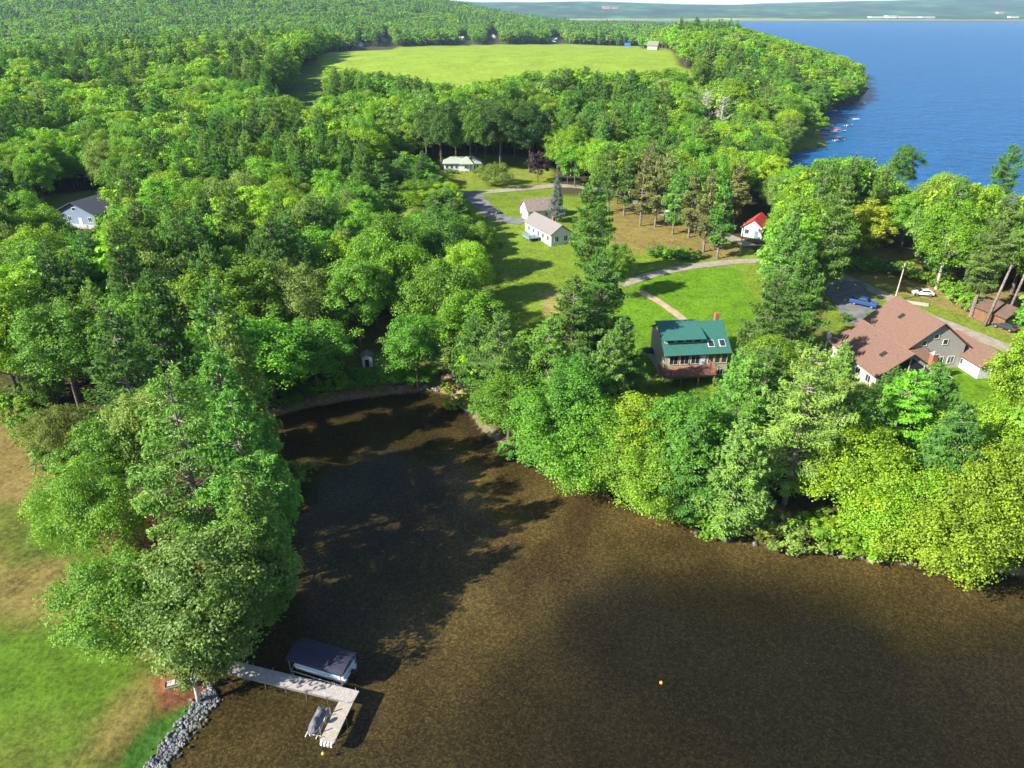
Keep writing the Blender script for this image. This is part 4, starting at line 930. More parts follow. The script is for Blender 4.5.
OLDPINE = conifer(31, 22, 6.6, 21000, .45, low=.12, whorl=1.25, sparse=.25, peak=.4, bare=42, pw=.55, tier=5)
THINPINE = conifer(32, 17, 4.0, 6500, .55, low=.22, sparse=.3, peak=.35, bare=18, pw=.6)
SPRUCE = conifer(33, 13, 3.0, 9500, .36, low=.10, whorl=.42, sparse=.03, peak=.05, tier=7, asp=.34, pw=1.0)
BALL = broadleaf(34, 7.5, 5.4, 90, 11000, .32, low=.10)
OVAL = broadleaf(35, 10.5, 3.4, 70, 9000, .34, low=.14)
SHRUB = [broadleaf(36, 2.6, 1.7, 26, 1500, .26, low=.02, limbs=4), broadleaf(37, 3.4, 2.2, 30, 2200, .28, low=.02, limbs=5)]
DEAD = [dead_tree(41, 14, 4.2), dead_tree(42, 11, 3.4)]

# ---- parts of the picture that show open ground, water or buildings: no tree may stand where it would hide them
CLEAR = [
 [(-50, 405), (5, 408), (30, 440), (46, 468), (30, 500), (14, 530), (22, 560), (58, 588), (48, 640), (90, 662), (146, 676), (160, 678), (190, 690), (214, 702), (150, 768), (140, 860), (-50, 860)],
 [(272, 425), (300, 414), (345, 405), (400, 396), (438, 392), (462, 406), (478, 436), (505, 455), (545, 472), (580, 484), (598, 512), (640, 524), (700, 534), (760, 546), (820, 552), (880, 566), (930, 578), (960, 598), (1024, 606), (1060, 900), (130, 900), (150, 768), (216, 704), (238, 672), (262, 640), (300, 612), (296, 585), (288, 540), (282, 500), (262, 470), (258, 440)],
 [(444, 158), (482, 154), (548, 160), (552, 184), (600, 192), (600, 203), (545, 205), (520, 207), (500, 224), (486, 215), (470, 196), (452, 186)],
 [(486, 200), (528, 204), (562, 212), (566, 246), (578, 262), (570, 292), (548, 320), (515, 320), (492, 300), (498, 262), (500, 232)],
 [(624, 207), (640, 208), (680, 228), (732, 248), (722, 258), (680, 262), (640, 262), (622, 244)],
 [(646, 268), (690, 266), (724, 264), (718, 292), (735, 318), (735, 360), (722, 376), (712, 390), (662, 386), (656, 372), (658, 345), (668, 320), (652, 300)],
 [(818, 268), (850, 270), (900, 282), (940, 298), (965, 314), (1000, 332), (1030, 347), (1030, 372), (1002, 374), (996, 372), (975, 372), (936, 368), (905, 378), (876, 378), (848, 366), (842, 346), (872, 322), (846, 300)],
 [(318, 58), (340, 51), (400, 47), (560, 45), (640, 48), (672, 56), (668, 66), (640, 70), (560, 63), (500, 76), (450, 82), (400, 72), (330, 64)],
 [(290, 78), (306, 72), (322, 76), (318, 104), (296, 110)],
 [(866, 66), (866, 92), (845, 104), (832, 112), (828, 128), (820, 148), (784, 154), (792, 168), (812, 158), (845, 152), (868, 156), (880, 160), (896, 152), (912, 158), (930, 168), (980, 180), (1024, 186), (1100, 190), (1100, 20), (735, 24), (790, 40), (846, 56)],
 [(58, 206), (84, 188), (108, 196), (104, 218), (66, 224)], [(5, 192), (24, 190), (28, 198), (6, 200)],
 [(734, 208), (766, 208), (766, 224), (756, 240), (734, 236)], [(446, 158), (478, 152), (482, 172), (444, 172)],
 [(352, 345), (410, 345), (404, 372), (356, 372)], [(658, 205), (668, 205), (668, 214), (658, 214)],
 [(357, 41), (369, 41), (369, 52), (357, 52)], [(380, 36), (391, 36), (391, 46), (380, 46)], [(488, 31), (498, 31), (498, 44), (488, 44)], [(459, 35), (470, 35), (470, 45), (459, 45)], [(551, 36), (564, 36), (564, 45), (551, 45)],
 [(50, 196), (112, 190), (106, 226), (58, 228)],
 [(936, 370), (975, 378), (968, 392), (945, 384)], [(822, 262), (885, 269), (935, 288), (962, 308), (1024, 343), (940, 330)],
]
CLEAR = [np.array(p, float) for p in CLEAR]
def in_clear(px, py):
    hit = np.zeros(np.shape(px), bool)
    for p in CLEAR:
        x0, y0 = p.min(0); x1, y1 = p.max(0)
        b = (px > x0) & (px < x1) & (py > y0) & (py < y1)
        if b.any():
            idx_ = np.nonzero(b)[0]; X = px[idx_]; Y = py[idx_]; ins = np.zeros(len(X), bool)
            for i in range(len(p)):
                ax, ay = p[i]; bx, by = p[(i+1) % len(p)]
                if ay != by: ins ^= ((ay > Y) != (by > Y)) & (X < (bx-ax)*(Y-ay)/(by-ay)+ax)
            hit[idx_] |= ins
    return hit
# world outlines nothing may grow in (houses, roads)
KEEP = [wpoly([(800, 128), (842, 116), (842, 150), (795, 153)]), [(21, 104), (26, 104), (26, 126), (21, 124)], [(26, 112), (41, 112), (40, 129), (25, 129)], [(60, 108), (95, 108), (92, 135), (58, 128)]]
KEEP += [[(lh.location.x-24, lh.location.y-16), (lh.location.x+8, lh.location.y-12), (lh.location.x+8, lh.location.y+12), (lh.location.x-24, lh.location.y+6)],
         [(rh.location.x-22, rh.location.y-14), (rh.location.x+10, rh.location.y-14), (rh.location.x+10, rh.location.y+11), (rh.location.x-18, rh.location.y+11)]]
for p in (w1, w2, rh, lh, rc, gc_, bc, sh):
    x, y = p.location.x, p.location.y; KEEP.append([(x-8, y-5), (x+8, y-5), (x+9, y+11), (x-9, y+11)])

# ---- single trees set by hand: pixel of the crown's middle, kind, height, crown radius, tone
LIME = (.215, .400, .014, 1); BRIGHT = (.160, .365, .020, 1); MID = (.130, .310, .022, 1); DEEP = (.100, .250, .020, 1); DARK = (.050, .135, .016, 1)
PALE = (.200, .325, .055, 1); OLIVE = (.195, .265, .032, 1); PINE = (.125, .285, .036, 1); BLUEP = (.112, .262, .040, 1); PALEP = (.185, .325, .055, 1)
YELLOW = (.25, .33, .015, 1); PURPLE = (.055, .030, .035, 1); SILVER = (.17, .22, .20, 1); BROWNP = (.23, .26, .075, 1)
TONE = {LIME: 'lime green', BRIGHT: 'bright green', MID: 'mid-green', DEEP: 'deep green', DARK: 'dark green', PALE: 'pale grey-green', OLIVE: 'olive green', PINE: 'green', BLUEP: 'bluish green',
        PALEP: 'pale green', YELLOW: 'yellow-green', PURPLE: 'purple', SILVER: 'silvery blue', BROWNP: 'brownish green'}
HEROES = [
 (250, 492, NEAR_P[1], 26, 5.6, PINE, 'p', None), (240, 410, NEAR_P[0], 27, 5.6, PALEP, 'p', None),
 (620, 362, NEAR_P[0], 16, 4.6, PINE, 'p', None), (572, 335, NEAR_P[1], 21, 5.6, PINE, 'p', None), (606, 388, NEAR_P[0], 18, 5.2, PALEP, 'p', None), (548, 372, NEAR_P[1], 18, 5.0, PINE, 'p', None),
 (738, 396, NEAR_P[2], 16, 4.6, PINE, 'p', None), (708, 408, NEAR_B[5], 7, 3.4, MID, 'b', None), (690, 470, NEAR_P[0], 16, 4.8, PINE, 'p', None),
 (846, 404, NEAR_B[4], 10, 4.4, PALE, 'b', None), (888, 404, NEAR_P[2], 12, 4.4, PINE, 'p', None), (918, 396, NEAR_B[0], 9, 4.2, BRIGHT, 'b', None), (838, 378, NEAR_P[2], 13, 3.6, PALEP, 'p', None),
 # px, py, proto, H, R, tone, kind, label or None
 (88, 506, WIDE_B[0], 13, 5.2, MID, 'b', 'dense mid-green tree at the edge of the left lawn, left of the bare-limbed pine'),
 (190, 470, OLDPINE, 25, 7.4, PALEP, 'p', 'yellowish old pine with bare grey limbs on the left bank of the cove'),
 (128, 600, WIDE_B[1], 12, 6.0, BRIGHT, 'b', 'broad bright tree overhanging the left lawn above the red soil patch'),
 (208, 596, NEAR_B[2], 15, 6.6, PALE, 'b', 'large pale tree overhanging the shore end of the dock'),
 (200, 646, NEAR_B[4], 10, 3.5, OLIVE, 'b', 'olive tree with pale leaning trunk at the head of the rock bank'),
 (256, 548, NEAR_P[2], 20, 4.8, PINE, 'p', 'thin pine leaning over the cove just above the boat lift'),
 (130, 392, NEAR_P[1], 25, 6.2, BLUEP, 'p', 'tall bluish pine at the upper left of the bare-limbed pine'),
 (165, 352, NEAR_P[0], 26, 6.0, PINE, 'p', None), (226, 372, NEAR_P[1], 28, 6.4, PINE, 'p', None), (60, 345, NEAR_B[3], 20, 6.0, MID, 'b', None),
 (232, 440, NEAR_P[0], 25, 5.8, PINE, 'p', None), (60, 430, WIDE_B[1], 9, 4.2, OLIVE, 'b', None), (150, 435, NEAR_B[5], 17, 5.0, PALE, 'b', None), (110, 460, NEAR_B[0], 14, 4.6, BRIGHT, 'b', None),
 (286, 476, SHRUB[1], 5.0, 3.2, PALE, 'b', 'small pale overhanging tree leaning out over the dark upper cove'),
 (592, 228, NEAR_P[0], 25, 6.0, PINE, 'p', 'big solitary pine right of the long narrow white house'),
 (600, 316, NEAR_P[1], 23, 6.6, PINE, 'p', 'tallest dense pine standing left of the green-roofed house'),
 (500, 368, OLDPINE, 18, 5.4, PALEP, 'p', 'pale sparse pine with grey dead limbs at the top right of the cove'),
 (440, 300, NEAR_B[2], 18, 7.0, BRIGHT, 'b', None), (355, 295, NEAR_B[1], 19, 6.2, MID, 'b', None), (300, 300, NEAR_B[5], 19, 6.0, PALE, 'b', None), (415, 345, NEAR_B[0], 15, 5.0, BRIGHT, 'b', None),
 (440, 240, NEAR_B[2], 16, 7.0, DEEP, 'b', 'broad dark-shadowed tree at the left edge of the shaded lawn'),
 (548, 425, NEAR_B[0], 14, 6.0, BRIGHT, 'b', None), (592, 442, WIDE_B[0], 13, 6.4, BRIGHT, 'b', None), (575, 395, NEAR_B[1], 16, 5.6, MID, 'b', None), (636, 472, WIDE_B[1], 11, 5.6, BRIGHT, 'b', 'rounded bright tree bulging out over the cove below the green-roofed house'),
 (640, 432, NEAR_B[2], 12, 5.8, LIME, 'b', None), (690, 440, NEAR_B[1], 15, 5.8, MID, 'b', None), (735, 478, NEAR_P[2], 17, 5.2, PALEP, 'p', 'pale soft pine at the water edge below and right of the green-roofed house'),
 (742, 420, NEAR_P[0], 19, 5.4, PINE, 'p', None), (800, 430, OLDPINE, 23, 6.4, PALEP, 'p', 'tall half-dead pine with a grey bare trunk in front of the brown-roofed house'),
 (770, 335, NEAR_P[1], 21, 5.6, BLUEP, 'p', None), (800, 300, NEAR_P[0], 22, 5.4, PINE, 'p', None), (785, 260, NEAR_P[2], 22, 5.2, BLUEP, 'p', None),
 (862, 468, NEAR_B[2], 13, 6.4, LIME, 'b', None), (905, 500, WIDE_B[1], 11, 6.0, LIME, 'b', None), (955, 525, WIDE_B[0], 12, 7.2, LIME, 'b', 'lime green tree reaching furthest out over the cove at the right'),
 (1005, 490, WIDE_B[0], 14, 7.2, LIME, 'b', None), (900, 428, NEAR_P[1], 17, 6.4, BRIGHT, 'p', None), (958, 448, NEAR_B[2], 13, 6.2, LIME, 'b', None), (930, 405, NEAR_P[0], 14, 5.4, PINE, 'p', None),
 (557, 196, SPRUCE, 15, 3.0, SILVER, 'p', 'silvery blue spruce standing behind the white outbuilding'),
 (495, 173, BALL, 7.5, 5.6, OLIVE, 'b', 'round grey-green apple tree on the lawn right of the ranch house'),
 (538, 164, OVAL, 11, 3.4, PURPLE, 'b', 'dark purple-leaved tree at the right end of the ranch lawn'),
 (868, 226, NEAR_B[4], 15, 6.2, YELLOW, 'b', 'yellow-leaved tree among green ones above the gravel road'),
 (815, 122, OVAL, 13, 5.6, LIME, 'b', 'lone round tree on the spit between the lake docks'),
 (722, 112, DEAD[0], 19, 7.0, SILVER, 'd', 'bare grey dead tree in the woods left of the lake docks'), (706, 108, DEAD[1], 18, 6.0, SILVER, 'd', 'smaller bare grey dead tree just left of the other dead tree'),
 (998, 245, NEAR_P[3], 22, 5.2, PALEP, 'p', None), (985, 270, NEAR_P[3], 20, 5.0, PALEP, 'p', None), (1003, 186, NEAR_P[3], 24, 4.8, BLUEP, 'p', 'tallest pine rising above the lakeside woods at the far right'),
 (905, 165, NEAR_B[1], 20, 5.0, MID, 'b', None), (700, 72, NEAR_B[3], 22, 6, BRIGHT, 'b', None),
]
for i, px in enumerate(range(425, 536, 15)): HEROES.append((px, 122+(i % 2)*5, NEAR_B[3 if i % 2 else 1], 23, 6.2, DARK if i % 3 else DEEP, 'b', None))
for i, (px, py) in enumerate([(626, 186), (643, 190), (658, 193), (676, 201), (692, 206), (708, 213), (722, 221), (737, 196), (668, 182), (610, 178), (650, 172)]):
    HEROES.append((px, py, THINPINE, 17+(i*7) % 4, 4.2, BROWNP if i % 3 else PINE, 'p', None))
SPEC = []   # x, y, z, height scale, width scale, rot, proto, tone, kind, H, R, label, forced
rg = random.Random(5)
def canopy_xy(px, py, up):
    for _ in range(1): return GT(px, py, up)
for (px, py, pr, Ht, R, tone, kind, lab) in HEROES:
    R0, zc0, rz0 = pr[2]; H0 = zc0+rz0; zc = zc0*Ht/H0
    if py < 230 and pr not in (SPRUCE, BALL, OVAL): x, y = GT(px, py, zc)
    else: x, y = GT(px, py, zc)
    SPEC.append([x, y, hz(x, y)-.1, Ht/H0, R/R0, rg.uniform(0, 6.28), pr, tone, kind, Ht, R, lab, True])
hx = np.array([s_[0] for s_ in SPEC]); hy = np.array([s_[1] for s_ in SPEC]); hR = np.array([s_[10] for s_ in SPEC])

# ---- natural scatter over all the wooded land
rng = np.random.default_rng(77)
def scatter(sp, ymin, ymax, slope=.76, margin=50):
    ys = np.arange(ymin, ymax, sp*.87); P = []
    for j, y in enumerate(ys):
        w = slope*y+margin; xs = np.arange(-w, w, sp)+(sp/2 if j % 2 else 0)
        P.append(np.stack([xs, np.full(len(xs), y)], 1))
    P = np.concatenate(P); return P+rng.uniform(-sp*.38, sp*.38, P.shape)
BANDS = [scatter(5.6, 45, 330), scatter(7.0, 330, 900), scatter(9.0, 900, 1700), scatter(12.0, 1700, 3400, .74)]
pts = np.concatenate(BANDS); band = np.concatenate([np.full(len(b_), i) for i, b_ in enumerate(BANDS)])
d = shore_d(pts[:, 0], pts[:, 1]); ok = (d > 1.6) & (pts[:, 1] < FAR_Y-900)
ok &= ~((pts[:, 1] > 2400) & (pts[:, 0] > 200))
pts, band, d = pts[ok], band[ok], d[ok]
Z = H(pts[:, 0], pts[:, 1], d)
con = (vnoise(pts[:, 0], pts[:, 1], 45, 51)*.6+vnoise(pts[:, 0], pts[:, 1], 14, 52)*.4+rng.uniform(-.18, .18, len(pts))) > .655
HT = np.where(con, rng.uniform(17, 26, len(pts)), rng.uniform(12.5, 20.5, len(pts)))
HT *= .86+.28*vnoise(pts[:, 0], pts[:, 1], 60, 53)
RR = np.where(con, HT*.215, HT*rng.uniform(.26, .36, len(pts)))
RR = RR*np.array([1.0, 1.12, 1.35, 1.7])[band]; HT = np.where(band == 3, HT*1.15, HT)
_px, _py, _ = proj(pts[:, 0], pts[:, 1], Z); HT = np.where((_px > 370) & (_px < 486) & (_py > 160) & (_py < 275), HT*.6, HT)
HT = np.where((pts[:, 1] > 250) & (d < 22), HT*.78, HT)
shorey = (pts[:, 1] < 140) & (d < 14); HT = np.where(shorey, HT*.72, HT)
bad = np.zeros(len(pts), bool)
for (ox, oz) in ((0, 0.02), (0, .3), (-.85, .62), (.85, .62), (-.6, .35), (.6, .35), (-.4, .88), (.4, .88), (0, 1.02), (0, .62), (0, .45), (-.45, .6), (.45, .6), (0, .8), (-.95, .5), (.95, .5)):
    a, b_, _ = proj(pts[:, 0]+ox*RR*1.22, pts[:, 1], Z+oz*HT); bad |= in_clear(a, b_)
_px, _py, _ = proj(pts[:, 0], pts[:, 1], Z)
bad |= (_px < 0) & (pts[:, 1] < 135) & (pts[:, 0] < -40) & (_py > 330)
pcx, pcy, pdep = proj(pts[:, 0], pts[:, 1], Z+.58*HT)
for s_ in SPEC:     # keep the view of the hand-set trees open
    a, b_, dep_ = proj(s_[0], s_[1], s_[2]+s_[9]*.6)
    if b_ > 300: continue
    bad |= (pts[:, 1] < s_[1]) & (np.abs(pcx-a) < FPX*(s_[10]*.45/dep_+RR*.8/pdep)) & (np.abs(pcy-b_) < FPX*(s_[9]*.25/dep_+HT*.42/pdep))
for K in KEEP: bad |= sdf(pts[:, 0], pts[:, 1], K) > -2.5
bad |= sdf(pts[:, 0], pts[:, 1], field_poly) > 0
bad |= sdf(pts[:, 0], pts[:, 1], left_lawn) > -1
near = band == 0
for i in np.nonzero(near)[0]:
    if bad[i]: continue
    dd = np.hypot(hx-pts[i, 0], hy-pts[i, 1]); k = int(np.argmin(dd-hR*.5))
    if dd[k] < (hR[k]+RR[i])*(.66 if pts[i, 0] < -28 and pts[i, 1] < 110 else .52): bad[i] = True
pts, band, d, Z, con, HT, RR = [a[~bad] for a in (pts, band, d, Z, con, HT, RR)]
tn = vnoise(pts[:, 0], pts[:, 1], 30, 61)*.5+rng.uniform(0, 1, len(pts))*.6
btone = [DEEP, MID, BRIGHT, LIME, BRIGHT, LIME, PALE, BRIGHT, LIME]; ptone = [PINE, BLUEP, PINE, PALEP]
ti = np.clip((tn*len(btone)/1.1).astype(int), 0, len(btone)-1); pi_ = np.clip((tn*len(ptone)/1.1).astype(int), 0, len(ptone)-1)
right = (pts[:, 0] > 40) & (pts[:, 1] < 112)
cand = []
for i in range(len(pts)):
    if band[i] > 0 and not (band[i] == 1 and pts[i, 1] < 520): continue
    c = bool(con[i]); pr = (NEAR_P if c else NEAR_B)[rng.integers(4 if c else 6)]
    R0, zc0, rz0 = pr[2]; H0 = zc0+rz0; tone = ptone[pi_[i]] if c else btone[ti[i]]
    if right[i] and not c: tone = LIME if rng.random() < .7 else BRIGHT
    cand.append([pts[i, 0], pts[i, 1], Z[i]-.1, HT[i]/H0, RR[i]/R0, rng.uniform(0, 6.28), pr, tone, 'p' if c else 'b', HT[i], RR[i], None, False, i])
allc = [s_+[-1] for s_ in SPEC]+cand
# rough depth buffer: how much of each tree the camera sees
BW, BH = 512, 384; zb_ = np.zeros((BH, BW), np.int32)-1; order = sorted(range(len(allc)), key=lambda k: allc[k][1])
yy, xx = np.mgrid[0:BH, 0:BW]
for k in order:
    s_ = allc[k]; px, py, dep = proj(s_[0], s_[1], s_[2]+s_[9]*.58); r = FPX*s_[10]/dep/2*.92; rv = FPX*s_[9]*.42/dep/2*.95; px, py = px/2, py/2
    x0, x1, y0, y1 = int(max(0, px-r)), int(min(BW, px+r+1)), int(max(0, py-rv)), int(min(BH, py+rv+1))
    if x0 >= x1 or y0 >= y1: continue
    sub = zb_[y0:y1, x0:x1]; e = (((xx[y0:y1, x0:x1]-px)/max(r, .5))**2+((yy[y0:y1, x0:x1]-py)/max(rv, .5))**2) < 1
    sub[e & (sub < 0)] = k
seen = np.bincount(zb_[zb_ >= 0], minlength=len(allc))
vis_b = sorted([k for k in range(len(allc)) if allc[k][8] == 'b' and (seen[k] >= 5 or allc[k][12])], key=lambda k: -(seen[k]+1e6*allc[k][12]))[:300]
vis_p = sorted([k for k in range(len(allc)) if allc[k][8] == 'p' and (seen[k] >= 5 or allc[k][12])], key=lambda k: -(seen[k]+1e6*allc[k][12]))[:300]
solo = vis_b+vis_p+[k for k in range(len(allc)) if allc[k][8] == 'd']
solo_pts = {allc[k][13] for k in solo}
# ---- landmarks for the labels
MARK = [(690, 345, 'the green-roofed house'), (900, 345, 'the brown-roofed house'), (983, 352, 'the white-walled garage'), (545, 228, 'the white farmhouse'), (461, 163, 'the ranch house'),
        (83, 207, 'the blue-grey house'), (750, 222, 'the red-roofed cottage'), (367, 360, 'the garden shed'), (235, 665, 'the dock'), (290, 405, 'the cove beach'),
        (868, 305, 'the blue pickup'), (495, 173, 'the round apple tree'), (538, 164, 'the purple tree'), (305, 92, 'the mown ride'), (500, 65, 'the hay field'), (815, 130, 'the lake docks'),
        (722, 118, 'the dead trees'), (680, 240, 'the brown meadow'), (190, 475, 'the bare-limbed pine'), (25, 440, 'the left lawn'), (600, 488, 'the inner bank'), (850, 548, 'the rocky bank'),
        (970, 265, 'the gravel road'), (540, 280, 'the shaded lawn'), (690, 280, 'the sunlit lawn'), (868, 228, 'the yellow-leaved tree'), (592, 228, 'the solitary pine'), (950, 160, 'the lakeside treetops'), (998, 330, 'the brown cabin')]
TENS = {20: 'twentieth', 30: 'thirtieth', 40: 'fortieth'}
NUM = 'zero one two three four five six seven eight nine ten eleven twelve thirteen fourteen fifteen sixteen seventeen eighteen nineteen twenty'.split()
ORD = 'zeroth first second third fourth fifth sixth seventh eighth ninth tenth eleventh twelfth thirteenth fourteenth fifteenth sixteenth seventeenth eighteenth nineteenth twentieth'.split()
for t_, w_, o_ in ((20, 'twenty', 0), (30, 'thirty', 0), (40, 'forty', 0)):
    if t_ > 20: ORD.append(TENS[t_]); NUM.append(w_)
    for q_ in range(1, 10): ORD.append(w_+'-'+ORD[q_]); NUM.append(w_+'-'+NUM[q_])
def base_label(s_, px, py):
    best = min(MARK, key=lambda m_: math.hypot(m_[0]-px, (m_[1]-py)*1.2)); dx, dy = px-best[0], py-best[1]; dist = math.hypot(dx, dy)
    a = math.degrees(math.atan2(-dy, dx)) % 360
    dirn = ['right of', 'upper right of', 'above', 'upper left of', 'left of', 'lower left of', 'below', 'lower right of'][int((a+22.5)//45) % 8]
    how = 'just' if dist < 45 else ('well' if dist < 90 else 'far')
    if s_[8] == 'p': kd = 'pine'; size = 'tall ' if s_[9] > 21 else ('small ' if s_[9] < 16 else '')
    else: kd = 'leafy tree'; size = 'tall ' if s_[9] > 17.5 else ('small ' if s_[9] < 12.5 else '')
    return size+TONE[s_[7]]+' '+kd, how+' '+dirn+' '+best[2]
groups = {}
for k in solo:
    s_ = allc[k]; px, py, _ = proj(s_[0], s_[1], s_[2]+s_[9]*.58); s_.append((float(px), float(py)))
    if not s_[11]: groups.setdefault(base_label(s_, px, py), []).append(k)
for (a_, b_), ks in groups.items():
    ks.sort(key=lambda k: allc[k][14][0]); n = len(ks)
    for j, k in enumerate(ks):
        if n == 1: allc[k][11] = f'{a_} {b_}'
        elif n == 2: allc[k][11] = ('left' if j == 0 else 'right')+f' one of two: {a_} {b_}'
        elif j == 0: allc[k][11] = f'leftmost {a_} of {NUM[n]}, {b_}'
        elif j == n-1: allc[k][11] = f'rightmost {a_} of {NUM[n]}, {b_}'
        else: allc[k][11] = f'{ORD[j+1]} {a_} from left, {b_}'
NAMES = {'b': ('broadleaf_tree', 'tree', 'broadleaf trees of the lakeside woods'), 'p': ('pine_tree', 'pine tree', 'pines of the lakeside woods'), 'd': ('dead_tree', 'dead tree', 'bare dead trees')}
def plant(x, y, z, sz, sr, rot, pr, tone, name, label, cat, group, parts=('crown', 'trunk')):
    t = bpy.data.objects.new(name, None); col.objects.link(t); t.location = (x, y, z); t.rotation_euler = (0, 0, rot); t.scale = (sr, sr, sz); t.empty_display_size = .5
    tag(t, label, cat, group)
    for me, nm in zip(pr[:2], parts):
        o = bpy.data.objects.new(nm, me); o.parent = t; col.objects.link(o)
        if nm != 'trunk': o.color = tone
    return t
for k in solo:
    x, y, z, sz, sr, rot, pr, tone, kind, Ht, R, lab = allc[k][:12]; nm, cat, gp = NAMES[kind]
    if pr is SPRUCE: nm, cat, gp = 'spruce_tree', 'spruce tree', None
    plant(x, y, z, sz, sr, rot, pr, tone, nm, lab, cat, gp, ('branches', 'trunk') if kind == 'd' else ('crown', 'trunk'))

# ---- the rest of the woods: one object
def lod_set(tag_, pb_, pp_):
    out = []
    for i, t in enumerate([DEEP, MID, BRIGHT, BRIGHT, LIME, PALE]): out.append((pb_[i % len(pb_)], t))
    for i, t in enumerate([PINE, BLUEP, PINE, PALEP]): out.append((pp_[i % len(pp_)], t))
    return out
mid_b = [broadleaf(50+i, 16, 5.2, 60, 2600, .78, limbs=3) for i in range(5)]; mid_p = [conifer(60+i, 22, 4.9, 2600, 1.05, whorl=1.2, low=.12, asp=.4) for i in range(3)]
far_b = [broadleaf(70+i, 16, 5.2, 30, 620, 1.5, limbs=0) for i in range(4)]; far_p = [conifer(80+i, 22, 5.0, 520, 1.9, whorl=2.0, low=.1, asp=.55) for i in range(2)]
def forest(name, sel, sets, H_ref):
    """points carrying instances of prototype trees (crown and trunk in one mesh)"""
    c = bpy.data.collections.new(name+'_kinds')
    for i, ((cm, tm, ext), tone) in enumerate(sets):
        # join crown and trunk
        nv = len(cm.vertices); V1 = np.empty(nv*3, np.float32); cm.vertices.foreach_get('co', V1)
        me = bpy.data.meshes.new('tree'); vs_ = [tuple(v) for v in V1.reshape(-1, 3)]; fs_ = [tuple(p.vertices) for p in cm.polygons]
        nt_ = len(fs_); vs_ += [tuple(v.co) for v in tm.vertices]; fs_ += [tuple(q+nv for q in p.vertices) for p in tm.polygons]
        me.from_pydata(vs_, [], fs_); me.materials.append(M_LEAF_F if cm.materials[0] == M_LEAF else M_NEEDLE_F); me.materials.append(tm.materials[0])
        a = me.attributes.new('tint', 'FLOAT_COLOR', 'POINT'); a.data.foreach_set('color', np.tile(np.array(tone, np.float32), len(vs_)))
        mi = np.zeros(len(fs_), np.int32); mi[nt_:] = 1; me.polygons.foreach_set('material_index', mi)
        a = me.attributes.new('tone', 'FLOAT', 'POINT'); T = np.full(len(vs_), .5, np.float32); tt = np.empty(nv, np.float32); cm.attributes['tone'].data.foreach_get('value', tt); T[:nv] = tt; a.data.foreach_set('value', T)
        me.update(); o = bpy.data.objects.new('%02d_tree' % i, me); o.color = tone; c.objects.link(o)
    ii = np.nonzero(sel)[0]; n = len(ii)
    kind = np.where(con[ii], 6+np.clip(pi_[~np.zeros(len(pi_), bool)][ii], 0, 3), np.array([0, 1, 2, 4, 3, 4, 5, 2, 4])[ti[ii]])
    hr = np.where(con[ii], 22.0, 16.0); r_r = np.where(con[ii], 4.9, 5.2)
    me = bpy.data.meshes.new(name); me.vertices.add(n); co = np.stack([pts[ii, 0], pts[ii, 1], Z[ii]-.2], 1).astype(np.float32); me.vertices.foreach_set('co', co.ravel())
    for nm_, kd_, dat in (('kind_index', 'INT', kind.astype(np.int32)), ('turn', 'FLOAT_VECTOR', np.stack([0*hr, 0*hr, rng.uniform(0, 6.28, n)], 1).astype(np.float32)),
                          ('size', 'FLOAT_VECTOR', np.stack([RR[ii]/r_r, RR[ii]/r_r, HT[ii]/hr], 1).astype(np.float32))):
        a = me.attributes.new(nm_, kd_, 'POINT'); a.data.foreach_set('vector' if 'VECTOR' in kd_ else 'value', dat.ravel())
    me.update(); ob = bpy.data.objects.new(name, me); col.objects.link(ob); ob['kind'] = 'stuff'
    ng = bpy.data.node_groups.new(name, 'GeometryNodeTree'); ng.interface.new_socket('Geometry', in_out='INPUT', socket_type='NodeSocketGeometry'); ng.interface.new_socket('Geometry', in_out='OUTPUT', socket_type='NodeSocketGeometry')
    gi = ng.nodes.new('NodeGroupInput'); go = ng.nodes.new('NodeGroupOutput'); ip = ng.nodes.new('GeometryNodeInstanceOnPoints'); ci = ng.nodes.new('GeometryNodeCollectionInfo')
    ci.inputs['Collection'].default_value = c; ci.inputs['Separate Children'].default_value = True; ci.inputs['Reset Children'].default_value = True
    def at(nm_, tp):
        a = ng.nodes.new('GeometryNodeInputNamedAttribute'); a.data_type = tp; a.inputs[0].default_value = nm_; return [o_ for o_ in a.outputs if o_.enabled and o_.name == 'Attribute'][0]
    ip.inputs['Pick Instance'].default_value = True
    ng.links.new(gi.outputs[0], ip.inputs['Points']); ng.links.new(ci.outputs[0], ip.inputs['Instance']); ng.links.new(at('kind_index', 'INT'), ip.inputs['Instance Index'])
    ng.links.new(at('turn', 'FLOAT_VECTOR'), ip.inputs['Rotation']); ng.links.new(at('size', 'FLOAT_VECTOR'), ip.inputs['Scale']); ng.links.new(ip.outputs[0], go.inputs[0])
    md = ob.modifiers.new('instances', 'NODES'); md.node_group = ng
    return ob
is_solo = np.zeros(len(pts), bool); is_solo[[i for i in solo_pts if i >= 0]] = True
fo1 = forest('woods', ~is_solo & (band <= 1), lod_set('m', mid_b, mid_p), 16); fo1['label'] = 'mixed green woods filling the land between the cove, the hay field and the lake'; fo1['category'] = 'forest'
fo2 = forest('distant_woods', ~is_solo & (band >= 2), lod_set('f', far_b, far_p), 16); fo2['label'] = 'distant wooded slopes rising to the horizon behind the hay field'; fo2['category'] = 'forest'
print('TREES solo', len(vis_b), len(vis_p), 'woods', int((~is_solo).sum()))

